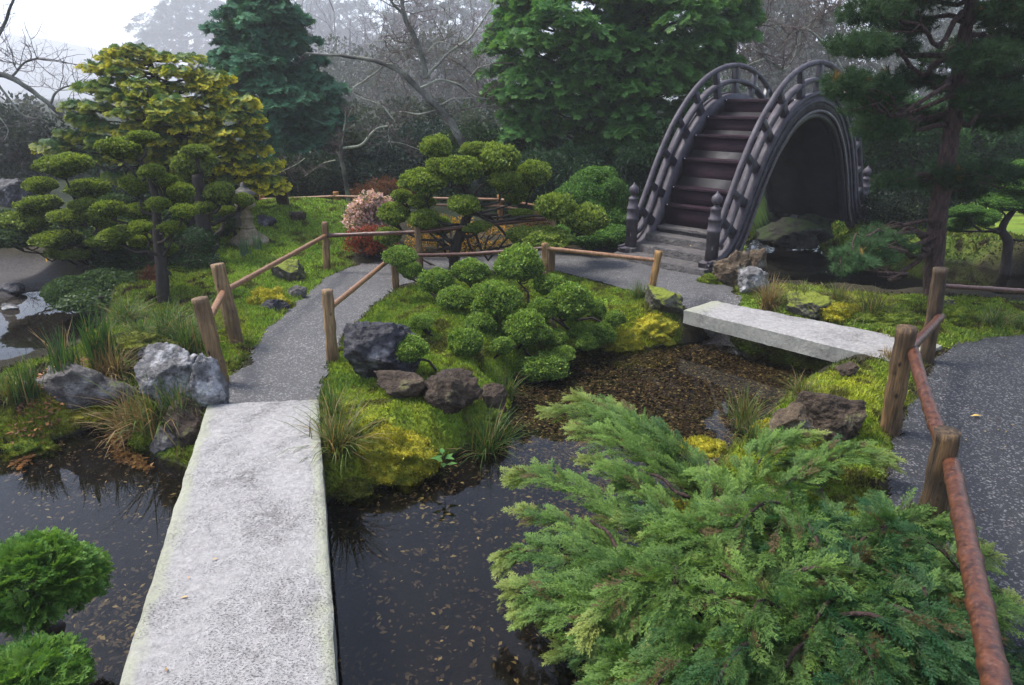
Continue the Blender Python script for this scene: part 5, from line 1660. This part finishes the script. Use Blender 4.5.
# taller grass fringing the water (uncountable)
r = np.random.default_rng(171)
n = 60000
x, y = r.uniform(-5, 8, n), r.uniform(2.2, 11, n)
d = np.minimum(np.minimum(sdf(POND, x, y), sdf(STREAM, x, y)), sdf(LEFTP, x, y)) + .05 * fbm(xyz(x, y) * 3.1, 3, 5)
pd = np.minimum(sdf(PATH_L, x, y), sdf(ASPH, x, y))
fr = (np.exp(-((d - .17) / .12) ** 2) * .35 + np.exp(-((pd - .06) / .05) ** 2) * .35 + .03) * np.clip(fbm(xyz(x, y) * 2.3, 3, 95) + .45, 0, 1) * moss_amount(x, y)
k_ = (d > .03) & (pd > .02) & (r.random(n) < fr)
x, y = x[k_], y[k_]; z = ground_z(x, y)
tv, tt, tc = [], [], []
for _ in range(3):
    me = sedge_mesh('tuft', int(r.integers(999)), 16, (.07, .13, .025), (.20, .27, .05), spread=.6, dead=.2, w=.03)
    v = np.empty(len(me.vertices) * 3, np.float32); me.vertices.foreach_get('co', v)
    c = np.empty(len(me.vertices) * 4, np.float32); me.color_attributes['Col'].data.foreach_get('color', c)
    t = np.empty(len(me.polygons) * 3, np.int32); me.polygons.foreach_get('vertices', t)
    tv.append(v.reshape(-1, 3)); tt.append(t.reshape(-1, 3)); tc.append(c.reshape(-1, 4)[:, :3]); bpy.data.meshes.remove(me)
mb = MB(); pick = r.integers(0, 3, len(x))
for i in range(3):
    s_ = pick == i; K = int(s_.sum())
    a_ = r.uniform(0, 2 * PI, K)
    V, T = scatter(tv[i], tt[i], xyz(x, y, z)[s_], np.stack([np.cos(a_), np.sin(a_), 0 * a_], -1), np.tile([0, 0, 1.], (K, 1)), r.uniform(.035, .10, K))
    mb.add(V, T, np.clip(np.tile(tc[i], (K, 1)) * np.repeat(r.uniform(.7, 1.4, (K, 1)), len(tv[i]), 0), 0, 1))
tag(mb.build('bank_grass', M['leaf']), kind='stuff', label='taller grass fringing the water and paths', cat='grass')
print('tufts', len(x))

# moss cushions: lumpy domes of moss on banks
def cushion(label, px, py, w, h, dep, pal, seed, n=5200, z=None, fuzz=.022):
    p = GG(px, py) if z is None else G(px, py, z)
    k = mpp(p); r = np.random.default_rng(seed)
    R3 = np.array([w * k * .5, w * k * .5 * dep, h * k * .62])
    c = np.array([p[0], p[1] + R3[1] * .5, p[2] - .02])
    v, t = ico(5)
    lump = lambda q: (1 + .26 * fbm(q * 2.4, 4, seed) + .11 * vnoise(q * 8, seed + 2))[:, None]
    v = v * lump(v)
    root = thing('moss_cushion', label, 'moss', c, 'moss cushions on the banks')
    f = np.clip(.5 + .5 * fbm(v * 3.2, 3, seed + 4), 0, 1)
    MB().add(v * R3 + c, t, rmix(pal[0], pal[1], f) * .75).build('mound', M['ground'], root, True)
    d = dirs(n, r); d = d[d[:, 2] > -.2]
    q = d * lump(d)
    f = np.clip(.5 + .5 * fbm(q * 3.2, 3, seed + 4) + .15 * r.normal(size=len(d)), 0, 1)
    c1 = rmix(pal[0], pal[1], f); dr = unit(d + .7 * r.normal(size=d.shape) + [0, 0, .2])
    l = fuzz * r.uniform(.6, 1.3, len(d))
    MB().add(*leaf_quads(q * R3 + c, dr, unit(r.normal(size=d.shape)), l, l * .42, c1 * .38, c1 * 1.2, r)).build('moss', M['leaf'], root)
YEL = ((.17, .20, .022), (.58, .50, .04)); GRN = ((.08, .14, .02), (.28, .34, .04)); OLV = ((.06, .08, .018), (.22, .24, .035))
cushion('bright yellow-green moss mound at the island tip by the slab', 388, 468, 92, 58, .7, YEL, 1, 12000)
cushion('olive moss below the yellow mound at the water line', 350, 496, 46, 26, .6, OLV, 2, 4200)
cushion('green moss dome next to the brown craggy rock', 478, 428, 46, 36, .8, GRN, 3)
cushion('lemon yellow moss mound by the path post near the bridge', 652, 328, 54, 30, .7, YEL, 4)
cushion('yellow moss lump at the leafy pond edge under the clipped shrub', 622, 340, 40, 24, .7, YEL, 5)
cushion('yellow moss cushion between the slab and stream', 846, 316, 38, 18, .8, YEL, 6)
cushion('long green moss hump behind the stone slab', 890, 322, 60, 18, .6, GRN, 7)
cushion('moss dome at the stream bank beside the asphalt post', 962, 322, 38, 24, .8, GRN, 8)
cushion('yellow moss under the sloping tan rail by the lawn', 266, 306, 40, 26, .8, YEL, 9)
cushion('olive moss mound on the pond bank behind the lichen boulder', 136, 352, 60, 26, .7, OLV, 10)
cushion('yellow-green moss on the bank beyond the flat long rock', 80, 396, 62, 14, .6, YEL, 11)
cushion('green moss under the flat long rock at the water', 108, 428, 40, 16, .7, GRN, 12)
cushion('moss hump beside the grey rock jutting by the slab', 146, 446, 30, 26, .8, GRN, 13)
cushion('yellow moss patch showing among the juniper branches', 668, 520, 46, 26, .8, YEL, 14, z=.02)
cushion('yellow moss at the pond edge behind the juniper', 705, 456, 54, 22, .8, YEL, 15)
cushion('yellow-green moss beside the two rocks by the asphalt', 775, 436, 40, 18, .8, YEL, 16)
cushion('dark green moss on the bank at the pond corner', 20, 452, 60, 26, .6, GRN, 17)
cushion('moss at the foot of the tan craggy boulder by the bridge', 712, 284, 26, 14, .8, GRN, 18)

# ================================================================== SEDGES AND GRASS CLUMPS
SEDGE = {'green': [sedge_mesh('sedge', i, 200, (.03, .07, .018), (.10, .17, .035)) for i in (1, 2, 3)],
         'mixed': [sedge_mesh('sedge', i, 220, (.05, .085, .02), (.15, .20, .04), dead=.28) for i in (4, 5)],
         'brown': [sedge_mesh('sedge', i, 220, (.10, .085, .03), (.24, .17, .07), dead=.6) for i in (6, 7)],
         'upright': [sedge_mesh('reed', i, 110, (.025, .065, .02), (.07, .14, .03), spread=.16, dead=.1, w=.02) for i in (8, 9)],
         'iris': [sedge_mesh('iris', 10, 26, (.10, .17, .10), (.17, .26, .15), spread=.25, dead=0, w=.06)]}
SR = np.random.default_rng(15)
def sedge(kind, label, px, py, h, wx=1.0, z=None, name='sedge_clump', cat='grass clump'):
    p = GG(px, py) if z is None else G(px, py, z)
    k = mpp(p)
    o = bpy.data.objects.new(name, SEDGE[kind][SR.integers(len(SEDGE[kind]))])
    COL.objects.link(o)
    o.location = tuple(p - [0, 0, .01]); s = h * k * 1.15
    o.scale = (s * wx, s * wx, s); o.rotation_euler = (0, 0, SR.uniform(0, 6.28))
    tag(o, label, cat, 'grass clumps on the banks')
sedge('mixed', 'wide arching sedge clump before the lichen boulder at the water', 158, 428, 62, 1.2)
sedge('brown', 'straw coloured sedge trailing into the water by the pinkish rock', 136, 434, 46, 1.3)
sedge('green', 'green sedge tuft touching the front of the lichen boulder', 180, 422, 46, .9)
sedge('mixed', 'sedge clump with brown trailing leaves against the slab side', 338, 452, 54, 1.2)
sedge('green', 'green grass tuft at the path corner beside the slab end', 334, 418, 34, 1.1)
sedge('green', 'dark fine-leaved clump at the foot of the bare dark trunk', 172, 338, 34, 1.5)
sedge('green', 'green grass clump between dark trunk and nearest leaning post', 190, 352, 40, 1.3)
sedge('mixed', 'straw tipped grass in front of the thick leaning post', 206, 330, 34, 1.1)
sedge('upright', 'upright reeds standing at the edge of the upper pond', 68, 384, 54, 1.1)
sedge('upright', 'tall thin reeds beside the brown leaf litter', 104, 366, 58, 1.0)
sedge('upright', 'short reeds on the bank before the flat long rock', 28, 398, 40, 1.1)
sedge('brown', 'brown dying sedge behind the flat long rock', 112, 378, 34, 1.4)
sedge('brown', 'round brown grass tussock at the stream by the slab end', 768, 308, 32, 1.1)
sedge('mixed', 'yellowish grass along the stream behind the slab', 800, 306, 26, 1.4)
sedge('mixed', 'olive tussock on the bank at mid slab', 872, 318, 30, 1.4)
sedge('mixed', 'pale grasses at the water behind the slab middle', 838, 304, 22, 1.4)
sedge('green', 'green tuft at the stream beyond the asphalt edge', 995, 326, 22, 1.3)
sedge('green', 'small grass tuft at the far asphalt corner', 1020, 330, 18, 1.3)
sedge('brown', 'dry grass beside the end of the slab near the posts', 888, 362, 16, 1.6)
sedge('mixed', 'thin grass with long straws hanging over the leafy pond', 742, 430, 44, 1.0)
sedge('green', 'green tuft in the pond margin before the tan stone', 752, 448, 34, .9)
sedge('mixed', 'wispy straw grass under the slab at the moss bank', 800, 398, 26, 1.3)
sedge('green', 'long-bladed tuft drooping over water beside the brown craggy rock', 486, 456, 48, 1.1)
sedge('green', 'grass tuft under the small brown wedged rock', 505, 440, 28, 1.1)
sedge('green', 'grass hanging at the edge of the leafy pond under the clipped shrub', 508, 398, 28, 1.0)
sedge('green', 'grass tuft at the foot of the path post near bridge', 640, 300, 20, 1.2)
sedge('green', 'dark grass clump under the clipped trees at the bank', 128, 322, 26, 1.6)
sedge('green', 'grass clump before the dark weeping shrub', 142, 338, 24, 1.5)
sedge('iris', 'grey-green iris leaves in front of the stone lantern', 245, 256, 20, 1.0, name='iris_clump', cat='iris')
sedge('iris', 'second clump of iris leaves by the lantern base', 258, 250, 18, 1.0, name='iris_clump', cat='iris')
sedge('mixed', 'straw grass alone on the bank above the pond corner', 12, 400, 30, 1.0)

# broad-leaved seedling at the island edge
sp = G(444, 470, -.2); rs = np.random.default_rng(3)
root = thing('broad_leaf_seedling', 'small plant with broad pointed green leaves at the foot of the yellow moss', 'plant', sp)
mb = MB()
for i in range(8):
    a = i * 2.4; z_ = .04 + .012 * i
    d = np.array([[math.cos(a), math.sin(a), .15]])
    mb.add(*leaf_quads((sp + [0, 0, z_])[None] + d * .015, d, np.array([[0, 0, 1.]]), .085, .042, np.array([[.05, .14, .03]]), np.array([[.10, .24, .05]]), rs))
mb.build('leaf', M['leaf'], root)
v, t = tube_geo([sp - [0, 0, .05], sp + [0, 0, .14]], .003, 6); MB().add(v, t).build('stem', M['bark_dark'], root)

# ================================================================== LEAVES IN AND ON THE WATER, TWIGS
def litter(n, poly, seed, zfun, cols, L=.032, prob=None):
    r = np.random.default_rng(seed)
    lo, hi = poly.min(0), poly.max(0)
    lo = np.maximum(lo, [-4, .8])
    x, y = r.uniform(lo[0], hi[0], n), r.uniform(lo[1], hi[1], n)
    k = (sdf(poly, x, y) < -.02)
    if prob is not None: k &= r.random(n) < prob(x, y)
    x, y = x[k], y[k]
    z = zfun(x, y, r)
    d = unit(np.stack([r.normal(size=len(x)), r.normal(size=len(x)), .12 * r.normal(size=len(x))], -1))
    up = unit(np.stack([.25 * r.normal(size=len(x)), .25 * r.normal(size=len(x)), np.ones(len(x))], -1))
    f = r.random(len(x))
    c = rmix(cols[0], cols[1], f ** 1.5)
    q = r.random(len(x)) < .10
    c[q] = np.asarray(cols[2])
    l = L * r.uniform(.5, 1.5, len(x))
    return leaf_quads(xyz(x, y, z), d, up, l, l * r.uniform(.35, .6, len(x)), c, c * 1.15, r)
dense = lambda x, y: np.clip(smooth(3.6, 5.2, y + .2 * x) * smooth(-.3, .6, x) + .10 + .55 * np.clip(fbm(xyz(x, y) * 1.3, 4, 12), 0, 1), 0, 1)
BR = ((.026, .018, .009), (.115, .080, .032), (.26, .20, .075))
mb = MB()
mb.add(*litter(150000, POND, 5, lambda x, y, r: lerp(ground_z(x, y) + .012, WZ - .025, .12 + .66 * smooth(3.8, 5.2, y) ) + .01 * r.random(len(x)), BR, .034, dense))
tag(mb.build('sunken_leaves', M['litter']), kind='stuff', label='brown leaves lying on the pond bed', cat='leaves')
mb = MB()
mb.add(*litter(8000, POND, 6, lambda x, y, r: np.full(len(x), WZ - .012) + .006 * r.random(len(x)), ((.06, .045, .022), (.20, .15, .07), (.36, .27, .11)), .020, lambda x, y: .30 + 0 * x))
tag(mb.build('drifting_leaves', M['litter']), kind='stuff', label='small yellow leaves drifting just under the surface', cat='leaves')
# leaf litter on the pond margin by the flat rock
LT = PXY([(95, 400), (130, 378), (135, 420), (150, 446), (108, 432)], -.1)
mb = MB(); mb.add(*litter(9000, LT, 8, lambda x, y, r: ground_z(x, y) + .015 + .01 * r.random(len(x)), ((.10, .05, .02), (.30, .17, .06), (.34, .2, .08)), .04))
LT2 = PXY([(0, 380), (90, 372), (95, 395), (60, 402), (0, 440)], -.05)
mb.add(*litter(2200, LT2, 9, lambda x, y, r: ground_z(x, y) + .02 + .01 * r.random(len(x)), ((.12, .06, .03), (.36, .16, .06), (.4, .2, .06)), .045))
tag(mb.build('leaf_litter', M['litter']), kind='stuff', label='brown leaf litter on the pond margin', cat='leaves')
# crumbs of leaf and needle on the paths
mb = MB()
for P_, n_, sd_ in ((PATH_L, 1500, 21), (ASPH, 1600, 22)):
    mb.add(*litter(n_, np.clip(P_, [-5, .5], [7, 13]), sd_, lambda x, y, r: ground_z(x, y) + .022, ((.05, .035, .02), (.20, .14, .07), (.34, .24, .1)), .017, lambda x, y: np.clip(.25 + .9 * fbm(xyz(x, y) * 2, 3, 3), .08, 1)))
tag(mb.build('path_crumbs', M['litter']), kind='stuff', label='leaf crumbs scattered on the paths', cat='leaves')
# single fallen leaves
def fallen(label, px, py, z, c, L=.05, a=0.3):
    p = G(px, py, z)
    root = bpy.data.objects.new('fallen_leaf', MB().add(*leaf_quads(np.array([[0, 0, 0.]]), np.array([[math.cos(a), math.sin(a), .06]]), np.array([[.1, .1, 1.]]), L, L * .38, np.array([c]), np.array([c]), rng)).mesh('fallen_leaf', M['litter']))
    COL.objects.link(root); root.location = tuple(p)
    tag(root, label, 'leaf', 'single fallen leaves')
fallen('pale yellow leaf lying alone on the dark asphalt', 970, 416, .022, (.55, .36, .10), .09, .0)
fallen('tan leaf on the middle of the long granite slab', 180, 598, Z1 + .008, (.5, .33, .14), .038)
fallen('small orange leaf just above the tan leaf on the slab', 187, 579, Z1 + .008, (.5, .28, .1), .022, 1.2)
fallen('small tan leaf on the slab nearest its dark blotch', 212, 560, Z1 + .008, (.45, .3, .12), .03, .6)
fallen('brown leaf at the slab edge near the camera end', 166, 672, Z1 + .008, (.3, .18, .08), .028, 2)
fallen('yellow leaf fallen on the stone steps of the bridge', 690, 246, .35, (.5, .3, .08), .05, 1)

# ================================================================== LIGHT, AIR, CAMERA
w = bpy.data.worlds.new('World'); SC.world = w
w.use_nodes = True
nt = w.node_tree; nt.nodes.clear()
k = NT(nt)
sky = k.n('ShaderNodeTexSky')
sky.sky_type = 'NISHITA'; sky.sun_disc = False
EL, AZ = math.radians(60), math.radians(-75)      # sun from ahead and to the left, high behind the cloud
sky.sun_elevation = EL; sky.sun_rotation = AZ
sky.air_density = 1.0; sky.dust_density = 2.0; sky.ozone_density = 3.0
hs = k.n('ShaderNodeHueSaturation', Saturation=0.85)
k.l(sky.outputs[0], hs.inputs['Color'])
bg_ = k.n('ShaderNodeBackground', Strength=0.085)
k.l(hs.outputs[0], bg_.inputs['Color'])
ow = k.n('ShaderNodeOutputWorld'); k.l(bg_.outputs[0], ow.inputs['Surface'])

sl = bpy.data.lights.new('Sun', 'SUN'); sl.energy = 1.5; sl.angle = math.radians(16); sl.color = (1.0, .96, .90)
so = bpy.data.objects.new('Sun', sl); COL.objects.link(so)
sdir = np.array([math.sin(AZ) * math.cos(EL), math.cos(AZ) * math.cos(EL), math.sin(EL)])   # towards the sun
so.rotation_euler = Vector(-sdir).to_track_quat('-Z', 'Y').to_euler()

DENS = 0.0017
mh = bpy.data.materials.new('mist'); mh.use_nodes = True
nt = mh.node_tree; nt.nodes.clear(); k = NT(nt)
pv = k.n('ShaderNodeVolumePrincipled')
pv.inputs['Color'].default_value = (.93, .93, .97, 1); pv.inputs['Density'].default_value = DENS; pv.inputs['Anisotropy'].default_value = 0.2
o_ = k.n('ShaderNodeOutputMaterial'); k.l(pv.outputs[0], o_.inputs['Volume'])
v, t = box_geo(0, 500, 13.0, 2400, 2400, 36)
v[:, 2] = np.where(v[:, 2] < 0, -2.5, 90)
hz = MB().add(v, t).build('haze', mh); tag(hz, kind='stuff', label='pale mist thickening with distance', cat='mist')

cam = bpy.data.cameras.new('Camera'); cam.sensor_width = 36; cam.lens = FPX / 1024 * 36; cam.clip_start = .05; cam.clip_end = 5000
co = bpy.data.objects.new('Camera', cam); COL.objects.link(co)
co.location = tuple(EYE); co.rotation_euler = (PI / 2 - PITCH, 0, 0)
SC.camera = co
SC.view_settings.view_transform = 'Standard'
try: SC.view_settings.look = 'None'
except Exception: pass
SC.view_settings.exposure = 2.05
SC.view_settings.gamma = 1.0
SC.view_settings.use_curve_mapping = False
cy = SC.cycles
cy.max_bounces = 6; cy.diffuse_bounces = 3; cy.glossy_bounces = 3; cy.transmission_bounces = 3; cy.transparent_max_bounces = 8; cy.volume_bounces = 2
cy.caustics_reflective = False; cy.caustics_refractive = False
cy.use_adaptive_sampling = True; cy.adaptive_threshold = 0.008
cy.use_denoising = True
try:
    cy.denoiser = 'OPENIMAGEDENOISE'; cy.denoising_input_passes = 'RGB_ALBEDO_NORMAL'
except Exception: pass
